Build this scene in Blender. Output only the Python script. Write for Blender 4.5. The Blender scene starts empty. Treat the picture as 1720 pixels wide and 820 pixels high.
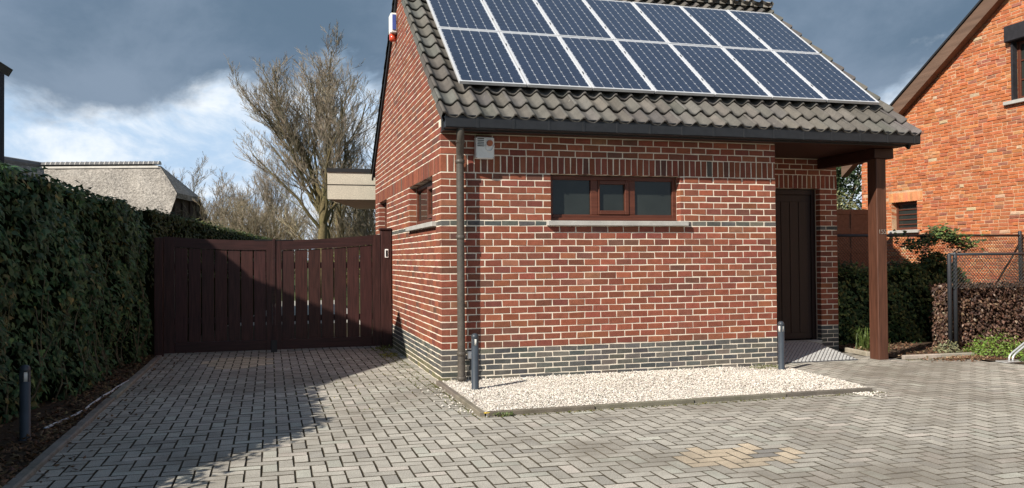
import bpy, math, random
from mathutils import Vector, Matrix

S = bpy.context.scene
COL = S.collection
PI = math.pi

# ------------------------------------------------------------------ camera
CAM = (-1.8332, -9.2058, 1.393)
YAW, PITCH, ROLL = .2808, .0158, -.0080
fwd = Vector((math.sin(YAW)*math.cos(PITCH), math.cos(YAW)*math.cos(PITCH), math.sin(PITCH)))
rt0 = Vector((math.cos(YAW), -math.sin(YAW), 0))
up0 = rt0.cross(fwd)
rt = rt0*math.cos(ROLL) + up0*math.sin(ROLL)
up = -rt0*math.sin(ROLL) + up0*math.cos(ROLL)
cd = bpy.data.cameras.new('camera')
cam = bpy.data.objects.new('camera', cd)
COL.objects.link(cam)
m = Matrix((rt, up, -fwd)).transposed().to_4x4()
m.translation = Vector(CAM)
cam.matrix_world = m
cd.sensor_width = 36.0
cd.lens = 1410.861/1720*36
cd.clip_start = .05
cd.clip_end = 3000
S.camera = cam

# ------------------------------------------------------------------ sun, sky, exposure
SUN = Vector((1.17, .71, -1.0)).normalized()          # the way the light travels
sd = bpy.data.lights.new('sun', 'SUN')
sd.energy = 4.9
sd.angle = math.radians(.55)
sd.color = (1.0, .93, .82)
sun = bpy.data.objects.new('sun', sd)
COL.objects.link(sun)
sun.rotation_euler = SUN.to_track_quat('-Z', 'Y').to_euler()
sun.location = (-12, -9, 14)

W = bpy.data.worlds.new('World')
S.world = W
W.use_nodes = True
nt = W.node_tree
nt.nodes.clear()
def wn(t, **k):
    n = nt.nodes.new(t)
    for a, b in k.items(): setattr(n, a, b)
    return n
L = nt.links.new
out = wn('ShaderNodeOutputWorld'); bg = wn('ShaderNodeBackground')
bg.inputs['Strength'].default_value = .1
L(bg.outputs[0], out.inputs[0])
sky = wn('ShaderNodeTexSky', sky_type='NISHITA', sun_disc=False)
sky.sun_elevation = math.asin(-SUN.z)
sky.sun_rotation = math.atan2(-SUN.x, -SUN.y)
sky.air_density = 1.0; sky.dust_density = .8; sky.ozone_density = 1.2
tc = wn('ShaderNodeTexCoord')
sep = wn('ShaderNodeSeparateXYZ'); L(tc.outputs['Generated'], sep.inputs[0])
def mth(op, a, b=None, clamp=False):
    n = wn('ShaderNodeMath', operation=op, use_clamp=clamp)
    for i, q in enumerate((a, b)):
        if q is None: continue
        if isinstance(q, (int, float)): n.inputs[i].default_value = q
        else: L(q, n.inputs[i])
    return n.outputs[0]
def noise(vec, scale, detail=6, rough=.55, dist=0.0):
    n = wn('ShaderNodeTexNoise'); L(vec, n.inputs['Vector'])
    n.inputs['Scale'].default_value = scale; n.inputs['Detail'].default_value = detail
    n.inputs['Roughness'].default_value = rough; n.inputs['Distortion'].default_value = dist
    return n.outputs[0]
def ramp(f, lo, hi):
    n = wn('ShaderNodeMapRange', interpolation_type='SMOOTHSTEP'); L(f, n.inputs['Value'])
    n.inputs['From Min'].default_value = lo; n.inputs['From Max'].default_value = hi
    return n.outputs[0]
def mix(f, a, b):
    n = wn('ShaderNodeMix', data_type='RGBA')
    if isinstance(f, (int, float)): n.inputs[0].default_value = f
    else: L(f, n.inputs[0])
    for i, q in ((6, a), (7, b)):
        if isinstance(q, tuple): n.inputs[i].default_value = q + (1,)
        else: L(q, n.inputs[i])
    return n.outputs[2]
SKY_SEED = (1.7, 5.2, .9)
zc = mth('MAXIMUM', sep.outputs[2], 0.0)
den = mth('ADD', zc, .17)
cx = mth('DIVIDE', sep.outputs[0], den); cy = mth('DIVIDE', sep.outputs[1], den)
cmb = wn('ShaderNodeCombineXYZ'); L(cx, cmb.inputs[0]); L(cy, cmb.inputs[1]); cmb.inputs[2].default_value = 3.7
mp = wn('ShaderNodeMapping'); mp.inputs['Scale'].default_value = (1.0, 1.0, 1.7); mp.inputs['Location'].default_value = SKY_SEED; L(tc.outputs['Generated'], mp.inputs[0])
nbig = noise(cmb.outputs[0], .55, 3, .5, .3)
nmid = noise(mp.outputs[0], 4.2, 8, .58, .25)
nfine = noise(mp.outputs[0], 9.0, 9, .62, .4)
# height of the dark cloud base, broken by noise
h = mth('ADD', sep.outputs[2], mth('MULTIPLY', mth('SUBTRACT', nmid, .5), .26))
h = mth('ADD', h, mth('MULTIPLY', mth('SUBTRACT', nfine, .5), .05))
bank = ramp(h, .160, .205)
low = mix(ramp(nfine, .36, .66), (3.7, 5.0, 6.6), (7.0, 7.4, 7.8))
dark = mix(ramp(nmid, .34, .68), (.98, 1.50, 2.15), (1.85, 2.42, 3.2))
dark = mix(mth('MULTIPLY', ramp(nbig, .42, .75), .6), dark, (1.25, 1.8, 2.7))
cloud = mix(bank, low, dark)
hi = mth('MULTIPLY', mth('MULTIPLY', ramp(sep.outputs[2], .38, .75), ramp(nmid, .42, .60)), .35)
full = mix(hi, cloud, sky.outputs[0])
L(full, bg.inputs['Color'])

S.view_settings.view_transform = 'Standard'
S.view_settings.look = 'None'
S.view_settings.exposure = 0.45
S.view_settings.gamma = 1.0
S.view_settings.use_curve_mapping = False
S.cycles.max_bounces = 6
S.cycles.diffuse_bounces = 3
S.cycles.glossy_bounces = 3
S.cycles.transparent_max_bounces = 8

# ------------------------------------------------------------------ helpers
WL = {}                                              # world location of parents built in world space
def tag(o, label=None, cat=None, group=None, kind=None):
    if label: o['label'] = label
    if cat: o['category'] = cat
    if group: o['group'] = group
    if kind: o['kind'] = kind
    return o
def empty(name, loc=(0, 0, 0), rot=None):
    o = bpy.data.objects.new(name, None); COL.objects.link(o)
    o.location = loc; o.empty_display_size = .2
    if rot: o.rotation_euler = rot
    WL[o.name] = Vector(loc)
    return o
def put(name, me, mat=None, parent=None, loc=(0, 0, 0), world=True, rot=None):
    """link a mesh object; world=True: loc and mesh are in world space"""
    o = bpy.data.objects.new(name, me); COL.objects.link(o)
    o.location = loc
    if rot: o.rotation_euler = rot
    if mat and not me.materials: me.materials.append(mat)
    if parent:
        o.parent = parent
        if world: o.matrix_parent_inverse = Matrix.Translation(-WL[parent.name])
    WL[o.name] = Vector(loc)
    return o

class MB:
    def __init__(s): s.v = []; s.f = []; s.c = []
    def add(s, vs, fs, col=(1, 1, 1)):
        b = len(s.v)
        s.v += [tuple(p) for p in vs]; s.c += [col]*len(vs)
        s.f += [tuple(b+i for i in q) for q in fs]
    def box(s, a, b, col=(1, 1, 1)):
        x0, y0, z0 = a; x1, y1, z1 = b
        s.add([(x0,y0,z0),(x1,y0,z0),(x1,y1,z0),(x0,y1,z0),(x0,y0,z1),(x1,y0,z1),(x1,y1,z1),(x0,y1,z1)],
              [(0,3,2,1),(4,5,6,7),(0,1,5,4),(1,2,6,5),(2,3,7,6),(3,0,4,7)], col)
    def bbox(s, a, b, bev=.004, col=(1, 1, 1)):
        """box with chamfered edges"""
        bm = []
        for sx in (0, 1):
            for sy in (0, 1):
                for sz in (0, 1):
                    p = ((a, b)[sx][0], (a, b)[sy][1], (a, b)[sz][2])
                    d = (1-2*sx, 1-2*sy, 1-2*sz)
                    for k in range(3):
                        q = list(p)
                        for j in range(3):
                            if j != k: q[j] += d[j]*bev
                        bm.append(tuple(q))
        def I(sx, sy, sz, k): return (sx*4+sy*2+sz)*3+k
        F = []
        for k in range(3):
            j, l = (k+1) % 3, (k+2) % 3
            for e in (0, 1):
                q = []
                for (u, w) in ((0,0),(1,0),(1,1),(0,1)):
                    t = [0,0,0]; t[k] = e; t[j] = u; t[l] = w
                    q.append(I(*t, k))
                F.append(tuple(q if e else q[::-1]))
        for k in range(3):
            j, l = (k+1) % 3, (k+2) % 3
            for u in (0, 1):
                for w in (0, 1):
                    t0 = [0,0,0]; t0[j] = u; t0[l] = w; t1 = list(t0); t1[k] = 1
                    q = [I(*t0, j), I(*t1, j), I(*t1, l), I(*t0, l)]
                    F.append(tuple(q if (u == w) else q[::-1]))
        for sx in (0,1):
            for sy in (0,1):
                for sz in (0,1):
                    q = (I(sx,sy,sz,0), I(sx,sy,sz,1), I(sx,sy,sz,2))
                    F.append(q if (sx+sy+sz) % 2 else q[::-1])
        s.add(bm, F, col)
    def tube(s, pts, r, n=8, cap=True, col=(1, 1, 1)):
        pts = [Vector(p) for p in pts]
        rs = r if isinstance(r, (list, tuple)) else [r]*len(pts)
        b = len(s.v); prev = None
        for i, p in enumerate(pts):
            d = (pts[min(i+1, len(pts)-1)] - pts[max(i-1, 0)])
            d = d.normalized() if d.length > 1e-9 else Vector((0, 0, 1))
            if prev is None:
                a = Vector((0, 0, 1)) if abs(d.z) < .9 else Vector((1, 0, 0))
                u = d.cross(a).normalized()
            else:
                u = (prev - d*prev.dot(d))
                u = u.normalized() if u.length > 1e-6 else d.orthogonal().normalized()
            prev = u; w = d.cross(u)
            for k in range(n):
                t = 2*PI*k/n
                s.v.append(tuple(p + (u*math.cos(t) + w*math.sin(t))*rs[i])); s.c.append(col)
        for i in range(len(pts)-1):
            for k in range(n):
                k2 = (k+1) % n
                s.f.append((b+i*n+k, b+i*n+k2, b+(i+1)*n+k2, b+(i+1)*n+k))
        if cap:
            s.f.append(tuple(b+k for k in range(n))[::-1])
            s.f.append(tuple(b+(len(pts)-1)*n+k for k in range(n)))
    def lathe(s, prof, n=16, o=(0, 0, 0), col=(1, 1, 1)):
        b = len(s.v)
        for r, z in prof:
            for k in range(n):
                t = 2*PI*k/n
                s.v.append((o[0]+r*math.cos(t), o[1]+r*math.sin(t), o[2]+z)); s.c.append(col)
        for i in range(len(prof)-1):
            for k in range(n):
                k2 = (k+1) % n
                s.f.append((b+i*n+k, b+i*n+k2, b+(i+1)*n+k2, b+(i+1)*n+k))
        s.f.append(tuple(b+k for k in range(n))[::-1]); s.f.append(tuple(b+(len(prof)-1)*n+k for k in range(n)))
    def prism(s, poly, z0, z1, col=(1, 1, 1)):
        n = len(poly)
        s.add([(x, y, z0) for x, y in poly]+[(x, y, z1) for x, y in poly],
              [tuple(range(n))[::-1], tuple(range(n, 2*n))]+[(i, (i+1) % n, n+(i+1) % n, n+i) for i in range(n)], col)
    def mesh(s, name, smooth=False, center=None):
        me = bpy.data.meshes.new(name)
        v = s.v
        if center is not None:
            v = [(p[0]-center[0], p[1]-center[1], p[2]-center[2]) for p in v]
        me.from_pydata(v, [], s.f)
        a = me.attributes.new('Col', 'FLOAT_COLOR', 'POINT')
        flat = []
        for q in s.c: flat += [q[0], q[1], q[2], 1.0]
        a.data.foreach_set('color', flat)
        if smooth: me.polygons.foreach_set('use_smooth', [True]*len(me.polygons))
        me.update()
        return me
    def build(s, name, mat, parent=None, smooth=False, world=True, loc=(0, 0, 0)):
        return put(name, s.mesh(name, smooth), mat, parent, loc, world)

def block(mb, O, U, V, N, w, h, d, bev, col, rng=None, jit=0.0, tilt=0.0, edge=None):
    """a brick, stone or plank: front face w x h at O spanned by U, V, proud along N, d deep, front edges chamfered"""
    O = Vector(O); j = (lambda: rng.uniform(-jit, jit)) if rng and jit else (lambda: 0.0)
    c = [(0, 0), (w, 0), (w, h), (0, h)]
    sg = [(1, 1), (-1, 1), (-1, -1), (1, -1)]
    t = [(rng.uniform(-tilt, tilt) if rng and tilt else 0.0) for _ in range(4)]
    jj = [(j(), j()) for _ in range(4)]
    fr = [O + U*(c[i][0]+sg[i][0]*bev+jj[i][0]) + V*(c[i][1]+sg[i][1]*bev+jj[i][1]) + N*t[i] for i in range(4)]
    ed = [O + U*(c[i][0]+jj[i][0]) + V*(c[i][1]+jj[i][1]) + N*(t[i]-bev) for i in range(4)]
    bk = [O + U*c[i][0] + V*c[i][1] - N*d for i in range(4)]
    F = [(0, 1, 2, 3)]
    for i in range(4):
        k = (i+1) % 4
        F += [(4+i, 4+k, k, i), (8+i, 8+k, 4+k, 4+i)]
    if U.cross(V).dot(N) < 0: F = [q[::-1] for q in F]
    if edge:
        mb.add(fr, F[:1], col); mb.add(fr+ed+bk, F[1:], edge)
    else: mb.add(fr+ed+bk, F, col)

def in_view(p, mg=0.0):
    q = Vector(p) - Vector(CAM)
    d = q.dot(fwd)
    if d < .2: return False
    return abs(q.dot(rt)/d) < 860/1410.861+mg and abs(q.dot(up)/d) < 410/1410.861+mg

def pieces(plist, name, mat, parent, n_single, rest_name, seen=None, smooth=False):
    """plist: (center, fn(mb)); the n_single nearest in view become parts, the rest one joined part"""
    cv = Vector(CAM)
    idx = [i for i in range(len(plist)) if in_view(plist[i][0]) and (seen is None or seen(plist[i][0]))]
    idx.sort(key=lambda i: (Vector(plist[i][0])-cv).length)
    one = set(idx[:n_single])
    rest = MB()
    for i, (c, fn) in enumerate(plist):
        if i in one:
            mb = MB(); fn(mb)
            put(name, mb.mesh(name, smooth, c), mat, parent, c)
        else: fn(rest)
    if rest.f:
        o = rest.build(rest_name, mat, parent, smooth)
        o['kind'] = 'stuff'

# ------------------------------------------------------------------ materials
def material(name, col=(1, 1, 1), rough=.7, attr=False, var=(), bump=(), metal=0.0, spec=.5, coat=0.0, rvar=None, stain=None, fleck=None):
    """var: list of (scale, amount); bump: (scale, strength, distance); stain: list of (scale, lo, hi, colour, amount); fleck: the same, fine"""
    mt = bpy.data.materials.new(name); mt.use_nodes = True
    t = mt.node_tree; t.nodes.clear()
    N = lambda ty, **k: (lambda n: ([setattr(n, a, b) for a, b in k.items()], n)[1])(t.nodes.new(ty))
    K = t.links.new
    o = N('ShaderNodeOutputMaterial'); p = N('ShaderNodeBsdfPrincipled'); K(p.outputs[0], o.inputs[0])
    p.inputs['Roughness'].default_value = rough; p.inputs['Metallic'].default_value = metal
    p.inputs['Specular IOR Level'].default_value = spec; p.inputs['Coat Weight'].default_value = coat
    p.inputs['Coat Roughness'].default_value = .06
    geo = N('ShaderNodeNewGeometry')
    def nz(scale, det=5, ro=.6):
        n = N('ShaderNodeTexNoise'); K(geo.outputs['Position'], n.inputs['Vector'])
        n.inputs['Scale'].default_value = scale; n.inputs['Detail'].default_value = det; n.inputs['Roughness'].default_value = ro
        return n.outputs[0]
    rgb = N('ShaderNodeRGB'); rgb.outputs[0].default_value = tuple(col)+(1,); c = rgb.outputs[0]
    def mul(a, b):
        n = N('ShaderNodeMix', data_type='RGBA', blend_type='MULTIPLY'); n.inputs[0].default_value = 1
        K(a, n.inputs[6]); K(b, n.inputs[7]); return n.outputs[2]
    if attr:
        at = N('ShaderNodeAttribute', attribute_name='Col'); c = mul(c, at.outputs['Color'])
    for sc, am in var:
        r = N('ShaderNodeMapRange'); K(nz(sc), r.inputs['Value'])
        r.inputs['From Min'].default_value = .3; r.inputs['From Max'].default_value = .7
        r.inputs['To Min'].default_value = 1-am; r.inputs['To Max'].default_value = 1+am
        n = N('ShaderNodeVectorMath', operation='SCALE'); K(c, n.inputs[0]); K(r.outputs[0], n.inputs['Scale']); c = n.outputs[0]
    for sc, lo, hi, sc_col, am in (stain or []):
        r = N('ShaderNodeMapRange', interpolation_type='SMOOTHSTEP'); K(nz(sc, 7, .65), r.inputs['Value'])
        r.inputs['From Min'].default_value = lo; r.inputs['From Max'].default_value = hi; r.inputs['To Max'].default_value = am
        n = N('ShaderNodeMix', data_type='RGBA'); K(r.outputs[0], n.inputs[0]); K(c, n.inputs[6]); n.inputs[7].default_value = tuple(sc_col)+(1,)
        c = n.outputs[2]
    K(c, p.inputs['Base Color'])
    if rvar:
        r = N('ShaderNodeMapRange'); K(nz(rvar[0]), r.inputs['Value']); r.inputs['To Min'].default_value = rvar[1]; r.inputs['To Max'].default_value = rvar[2]
        K(r.outputs[0], p.inputs['Roughness'])
    if bump:
        b = N('ShaderNodeBump'); b.inputs['Strength'].default_value = bump[1]; b.inputs['Distance'].default_value = bump[2]
        K(nz(bump[0], 6, .65), b.inputs['Height']); K(b.outputs[0], p.inputs['Normal'])
    return mt

def wood_mat(name, col, rough=.55, grain_axis=2, amt=.25, scale=9.0, attr=True):
    mt = material(name, col, rough, attr=attr, spec=.35)
    t = mt.node_tree; K = t.links.new
    p = [n for n in t.nodes if n.type == 'BSDF_PRINCIPLED'][0]
    geo = [n for n in t.nodes if n.type == 'NEW_GEOMETRY'][0]
    src = p.inputs['Base Color'].links[0].from_socket
    mp = t.nodes.new('ShaderNodeMapping'); sc = [scale*5]*3; sc[grain_axis] = scale*.35; mp.inputs['Scale'].default_value = sc
    K(geo.outputs['Position'], mp.inputs[0])
    n = t.nodes.new('ShaderNodeTexNoise'); K(mp.outputs[0], n.inputs['Vector']); n.inputs['Scale'].default_value = 1; n.inputs['Detail'].default_value = 5
    r = t.nodes.new('ShaderNodeMapRange'); K(n.outputs[0], r.inputs['Value'])
    r.inputs['From Min'].default_value = .3; r.inputs['From Max'].default_value = .7; r.inputs['To Min'].default_value = 1-amt; r.inputs['To Max'].default_value = 1+amt
    s_ = t.nodes.new('ShaderNodeVectorMath'); s_.operation = 'SCALE'; K(src, s_.inputs[0]); K(r.outputs[0], s_.inputs['Scale'])
    K(s_.outputs[0], p.inputs['Base Color'])
    b = t.nodes.new('ShaderNodeBump'); b.inputs['Strength'].default_value = .3; b.inputs['Distance'].default_value = .002
    K(n.outputs[0], b.inputs['Height']); K(b.outputs[0], p.inputs['Normal'])
    return mt

def leaf_mat(name, col, rough=.5, trans=.25, spec=.4, var=.35):
    mt = material(name, col, rough, attr=True, spec=spec, var=[(3.0, var)])
    t = mt.node_tree; K = t.links.new
    p = [n for n in t.nodes if n.type == 'BSDF_PRINCIPLED'][0]; o = [n for n in t.nodes if n.type == 'OUTPUT_MATERIAL'][0]
    src = p.inputs['Base Color'].links[0].from_socket
    tr = t.nodes.new('ShaderNodeBsdfTranslucent'); K(src, tr.inputs[0])
    mx = t.nodes.new('ShaderNodeMixShader'); mx.inputs[0].default_value = trans
    K(p.outputs[0], mx.inputs[1]); K(tr.outputs[0], mx.inputs[2]); K(mx.outputs[0], o.inputs[0])
    return mt

M = {}
M['brick'] = material('red_brick', rough=.85, attr=True, var=[(14, .16), (90, .16)], bump=(130, .5, .003), spec=.25, stain=[(1.1, .58, .8, (.20, .13, .10), .35)])
M['blue_brick'] = material('grey_blue_brick', rough=.75, attr=True, var=[(18, .22), (110, .15)], bump=(140, .5, .003), spec=.35, stain=[(2.3, .56, .78, (.20, .19, .17), .5)])
M['mortar'] = material('cream_mortar', (.78, .70, .58), .95, var=[(1.6, .12), (160, .14)], bump=(220, .5, .002), spec=.15)
M['old_brick'] = material('orange_brick', rough=.9, attr=True, var=[(9, .16), (70, .22)], bump=(60, .7, .006), spec=.2, stain=[(1.0, .55, .78, (.26, .13, .09), .60), (1.7, .60, .78, (.62, .42, .27), .55), (12, .60, .72, (.60, .36, .20), .5)])
M['old_mortar'] = material('lime_mortar', (.50, .33, .21), .95, var=[(4, .25), (60, .3)], bump=(90, .7, .005), spec=.1)
M['paver'] = material('concrete_paver', rough=.9, attr=True, var=[(130, .45), (5, .10)], bump=(200, .8, .004), spec=.06,
                      stain=[(.55, .43, .68, (.16, .14, .115), .66), (3.2, .58, .80, (.18, .18, .12), .40), (120, .60, .68, (.74, .72, .68), .35)])
M['joint'] = material('joint_sand', (.040, .034, .024), .95, var=[(3, .35), (60, .3)], stain=[(1.3, .52, .70, (.060, .066, .020), .8)], bump=(120, .6, .004), spec=.1)
M['kerb'] = material('concrete_kerb', (.22, .205, .18), .9, var=[(6, .2), (120, .2)], stain=[(2.2, .5, .75, (.10, .10, .06), .6)], bump=(150, .4, .002), spec=.2)
M['gravel'] = material('pale_gravel', rough=.85, attr=True, var=[(40, .08)], spec=.25)
M['gravel_base'] = material('gravel_base', (.50, .46, .41), .95, var=[(140, .30), (25, .12)], bump=(120, .9, .012), spec=.15)
M['soil'] = material('soil', (.075, .052, .036), .95, var=[(8, .35), (60, .4)], bump=(40, .9, .02), spec=.15)
M['grass_ground'] = material('grass_ground', (.07, .085, .035), .95, var=[(.6, .3), (12, .3)], bump=(20, .9, .05), spec=.1)
M['tile'] = material('roof_tile', rough=.8, attr=True, var=[(7, .16), (60, .14)], bump=(110, .4, .003), spec=.3,
                     stain=[(16, .64, .74, (.36, .34, .29), .55), (2.4, .55, .8, (.085, .08, .065), .5)])
M['zinc_dark'] = material('dark_gutter', (.020, .021, .024), .38, var=[(12, .2)], spec=.4, rvar=(14, .3, .55))
M['pipe'] = material('brown_zinc_pipe', (.085, .074, .063), .45, var=[(5, .2), (40, .15)], spec=.45, rvar=(12, .4, .65))
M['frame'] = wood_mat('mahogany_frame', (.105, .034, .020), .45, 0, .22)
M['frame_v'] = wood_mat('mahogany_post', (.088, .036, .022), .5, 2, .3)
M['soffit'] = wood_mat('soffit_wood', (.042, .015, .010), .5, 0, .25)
M['gate'] = wood_mat('gate_wood', (.040, .015, .013), .5, 2, .45)
M['gate_frame'] = wood_mat('gate_frame_wood', (.034, .013, .012), .5, 0, .38)
M['door'] = wood_mat('door_wood', (.022, .009, .007), .45, 2, .2)
M['glass'] = material('dark_glass', (.026, .031, .029), .08, spec=.25, var=[(1.5, .3)])
M['sill'] = material('bluestone_sill', (.42, .41, .385), .8, var=[(7, .14), (140, .15)], bump=(160, .4, .002), spec=.25)
M['alu'] = material('panel_aluminium', (.74, .75, .77), .38, metal=.35, spec=.5, rvar=(20, .3, .5))
M['cell'] = material('solar_cell', (.013, .020, .044), .22, spec=.5, coat=.9, var=[(2.2, .18)])
M['backsheet'] = material('panel_backsheet', (.46, .48, .52), .35, coat=.8)
M['black'] = material('black_plastic', (.012, .012, .013), .5)
M['bollard'] = material('anthracite_paint', (.042, .052, .066), .45, var=[(9, .15)], spec=.45)
M['lens'] = material('white_lens', (.72, .70, .64), .35)
M['white_metal'] = material('white_box', (.82, .82, .80), .45, var=[(9, .10)])
M['amber'] = material('amber_lens', (.42, .10, .012), .35, coat=.1)
M['red_lens'] = material('red_lens', (.55, .07, .03), .25, coat=.5)
M['blue_plastic'] = material('blue_plastic', (.06, .10, .35), .35)
M['rubber_mat'] = material('ramp_plate', (.085, .088, .094), .5, var=[(8, .2), (60, .2)], spec=.5)
M['ramp_stud'] = material('ramp_stud', (.50, .50, .49), .42, metal=.35, var=[(20, .2)])
M['steel_paint'] = material('fence_paint', (.030, .033, .040), .45, spec=.45)
M['wire'] = material('fence_wire', (.022, .026, .024), .5)
M['galv'] = material('galvanised_tube', (.60, .61, .62), .38, metal=.55, var=[(20, .12)])
M['thatch'] = material('thatch', (.36, .33, .295), .97, var=[(1.2, .18), (9, .45), (30, .35)], bump=(12, 1.0, .12), spec=.05, stain=[(.7, .52, .75, (.47, .44, .40), .6)])
M['ridge_tile'] = material('grey_ridge_tile', (.13, .13, .135), .85, var=[(4, .2)])
M['ridge_mortar'] = material('white_ridge_mortar', (.60, .57, .52), .9, var=[(5, .15)])
M['dark_timber'] = wood_mat('dark_timber', (.055, .036, .027), .75, 2, .35, 3.0)
M['brown_board'] = wood_mat('brown_board', (.150, .092, .064), .6, 1, .2, 3.0)
M['render'] = material('pebble_fascia', (.62, .57, .47), .9, var=[(3, .10), (60, .25)], bump=(90, .6, .006), spec=.15)
M['roof_felt'] = material('black_trim', (.02, .021, .024), .6)
M['bark'] = material('bark', (.125, .105, .070), .9, attr=True, var=[(2.5, .3), (20, .3)], bump=(18, .8, .02), spec=.1, stain=[(1.6, .5, .72, (.13, .14, .05), .6)])
M['twig'] = material('twig', (1, 1, 1), .9, attr=True, var=[(1.2, .2)], spec=.1)
M['ivy'] = leaf_mat('ivy_leaf', (1, 1, 1), .5, .12, .22, .3)
M['hedge_leaf'] = leaf_mat('hedge_leaf', (1, 1, 1), .5, .2, .35)
M['dry_leaf'] = leaf_mat('dry_beech_leaf', (1, 1, 1), .6, .18, .35)
M['litter'] = leaf_mat('fallen_leaf', (1, 1, 1), .7, .1, .25)
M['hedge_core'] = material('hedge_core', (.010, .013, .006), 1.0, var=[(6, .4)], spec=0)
M['dry_core'] = material('dry_core', (.020, .012, .009), 1.0, spec=0)
M['dark_house'] = material('dark_cladding', (.030, .029, .034), .8, var=[(2, .2), (20, .2)], spec=.2)
M['petal'] = material('yellow_petal', (.80, .56, .02), .6)
M['cable'] = material('white_cable', (.62, .63, .66), .5)
M['hose'] = material('grey_hose', (.10, .105, .11), .5)
M['number'] = material('number_plate', (.20, .17, .15), .45)
M['reflect_post'] = material('plain_wall', (.24, .09, .065), .9, var=[(3, .2)])

def rc(rng, base, hv=.1, bv=.2):
    k = 1+rng.uniform(-bv, bv)
    return tuple(max(.002, b*k*(1+rng.uniform(-hv, hv))) for b in base)
def red(rng):
    r = rng.random()
    if r < .56: b = (.232, .075, .047)
    elif r < .76: b = (.272, .092, .053)
    elif r < .90: b = (.188, .064, .045)
    elif r < .95: b = (.155, .070, .052)
    elif r < .985: b = (.225, .072, .050)
    else: b = (.270, .115, .072)
    return rc(rng, b, .08, .14)
def blue(rng):
    r = rng.random()
    b = (.098, .098, .092) if r < .6 else ((.070, .074, .076) if r < .82 else (.135, .122, .106))
    return rc(rng, b, .06, .22)
def orange(rng):
    r = rng.random()
    if r < .60: b = (.46, .146, .060)
    elif r < .78: b = (.51, .185, .076)
    elif r < .90: b = (.41, .130, .066)
    elif r < .925: b = (.54, .25, .115)
    elif r < .938: b = (.54, .38, .25)
    else: b = (.32, .125, .080)
    return rc(rng, b, .06, .11)

VX, VY, VZ = Vector((1, 0, 0)), Vector((0, 1, 0)), Vector((0, 0, 1))
WX, RX, RY, D = 4.27, 6.16, 1.30, 6.0
PH = math.atan2(5.5-2.94, 3.35)                      # roof pitch
SD = Vector((0, math.cos(PH), math.sin(PH))); SN = Vector((0, -math.sin(PH), math.cos(PH)))
SL = 4.216
def roof(x, s, n=0.0): return Vector((x, -.35, 2.94)) + SD*s + SN*n

# ------------------------------------------------------------------ ground, paving, beds
g = MB(); g.add([(-700, -300, -.06), (700, -300, -.06), (700, 900, -.06), (-700, 900, -.06)], [(0, 1, 2, 3)])
tag(g.build('ground', M['grass_ground']), 'green and brown ground reaching out behind the buildings', kind='structure')

PW = .105
BX0, BX1, BY0 = -.07, 4.10, -2.02                    # gravel bed: left, right, front
def bed_right(y): return 4.02 + (y+2.0)*.13
def on_paving(x, y):
    if x < -3.39 or y > 5.7: return False
    if y > 0 and x > .09 and not (x > 4.2 and y < 1.25 and x < 6.2): return False
    if BX0+.09 < x < bed_right(y)-.02 and y > BY0+.09: return False
    if y > .06 and x > 6.16: return False
    if x > 6.9 and y > -.15 - (x-6.9)*1.5: return False
    if y > .55 and x > 6.0: return False
    return True
pav = MB()
pav.add([(-3.32, -9.5, -.0095), (12, -9.5, -.0095), (12, 1.3, -.0095), (-3.32, 1.3, -.0095)], [(0, 1, 2, 3)])
pav.add([(-3.32, 1.3, -.0095), (0, 1.3, -.0095), (0, 9.5, -.0095), (-3.32, 9.5, -.0095)], [(0, 1, 2, 3)])
pave = pav.build('pavement', M['joint'])
tag(pave, 'grey concrete block paving laid in herringbone with mossy joints', kind='structure')
rng = random.Random(11)
CREAM = {(11, -42), (12, -41), (13, -42), (13, -40), (14, -41), (10, -41), (9, -42), (10, -43), (12, -43), (15, -40), (14, -43), (11, -40), (8, -43)}
plist = []
EDGE_DARK = (.062, .053, .038)                            # flat dark brown on every paver's chamfers and sides, so joints read dark
def paver_col(x, y, r):
    k = .86 + .28*r.random()
    b = (.405, .382, .338)
    q = r.random()
    if q < .07: b = (.34, .322, .29)
    elif q < .14: b = (.455, .415, .37)
    elif q < .22: b = (.42, .412, .362)
    if (x-1.30)**2/.22 + (y+4.02)**2/.085 < 1 and not ((x-1.52)**2 + (y+4.0)**2 < .012): b = (.53, .44, .33); k = .92+.16*r.random()
    elif (x-1.52)**2 + (y+4.0)**2 < .012: b = (.26, .25, .235)
    if (x+2.25)**2/.20 + (y-2.75)**2/.5 < 1: b = (.56, .48, .36)
    return tuple(c*k for c in b)
X0, X1, Y0, Y1 = -40, 108, -66, 56
for ix in range(X0, X1):
    for iy in range(Y0, Y1):
        d = (ix-iy) % 4
        if d == 0: w, h = 2, 1
        elif d == 3: w, h = 1, 2
        else: continue
        x, y = ix*PW, iy*PW
        cxm, cym = x+w*PW/2, y+h*PW/2
        if not on_paving(cxm, cym): continue
        if not in_view((cxm, cym, 0), .12): continue
        z = rng.uniform(-.0012, .0014)
        col = paver_col(cxm, cym, rng); seed = rng.random()
        gj = .0030
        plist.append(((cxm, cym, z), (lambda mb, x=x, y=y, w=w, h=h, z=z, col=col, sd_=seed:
            block(mb, (x+gj, y+gj, z), VX, VY, VZ, w*PW-2*gj, h*PW-2*gj, .034, .0042, col, random.Random(sd_), .0020, .0010, EDGE_DARK))))
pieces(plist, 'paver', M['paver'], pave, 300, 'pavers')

dr = MB(); dr.add([(-3.3, 5.6, -.012), (-.0, 5.6, -.012), (.4, 20, -.012), (-1.5, 20, -.012)], [(0, 1, 2, 3)])
tag(dr.build('driveway', material('pale_drive', (.40, .38, .34), .95, var=[(4, .15), (60, .25)], bump=(60, .5, .01), spec=.1)), 'pale drive running on behind the gate', kind='structure')
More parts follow.
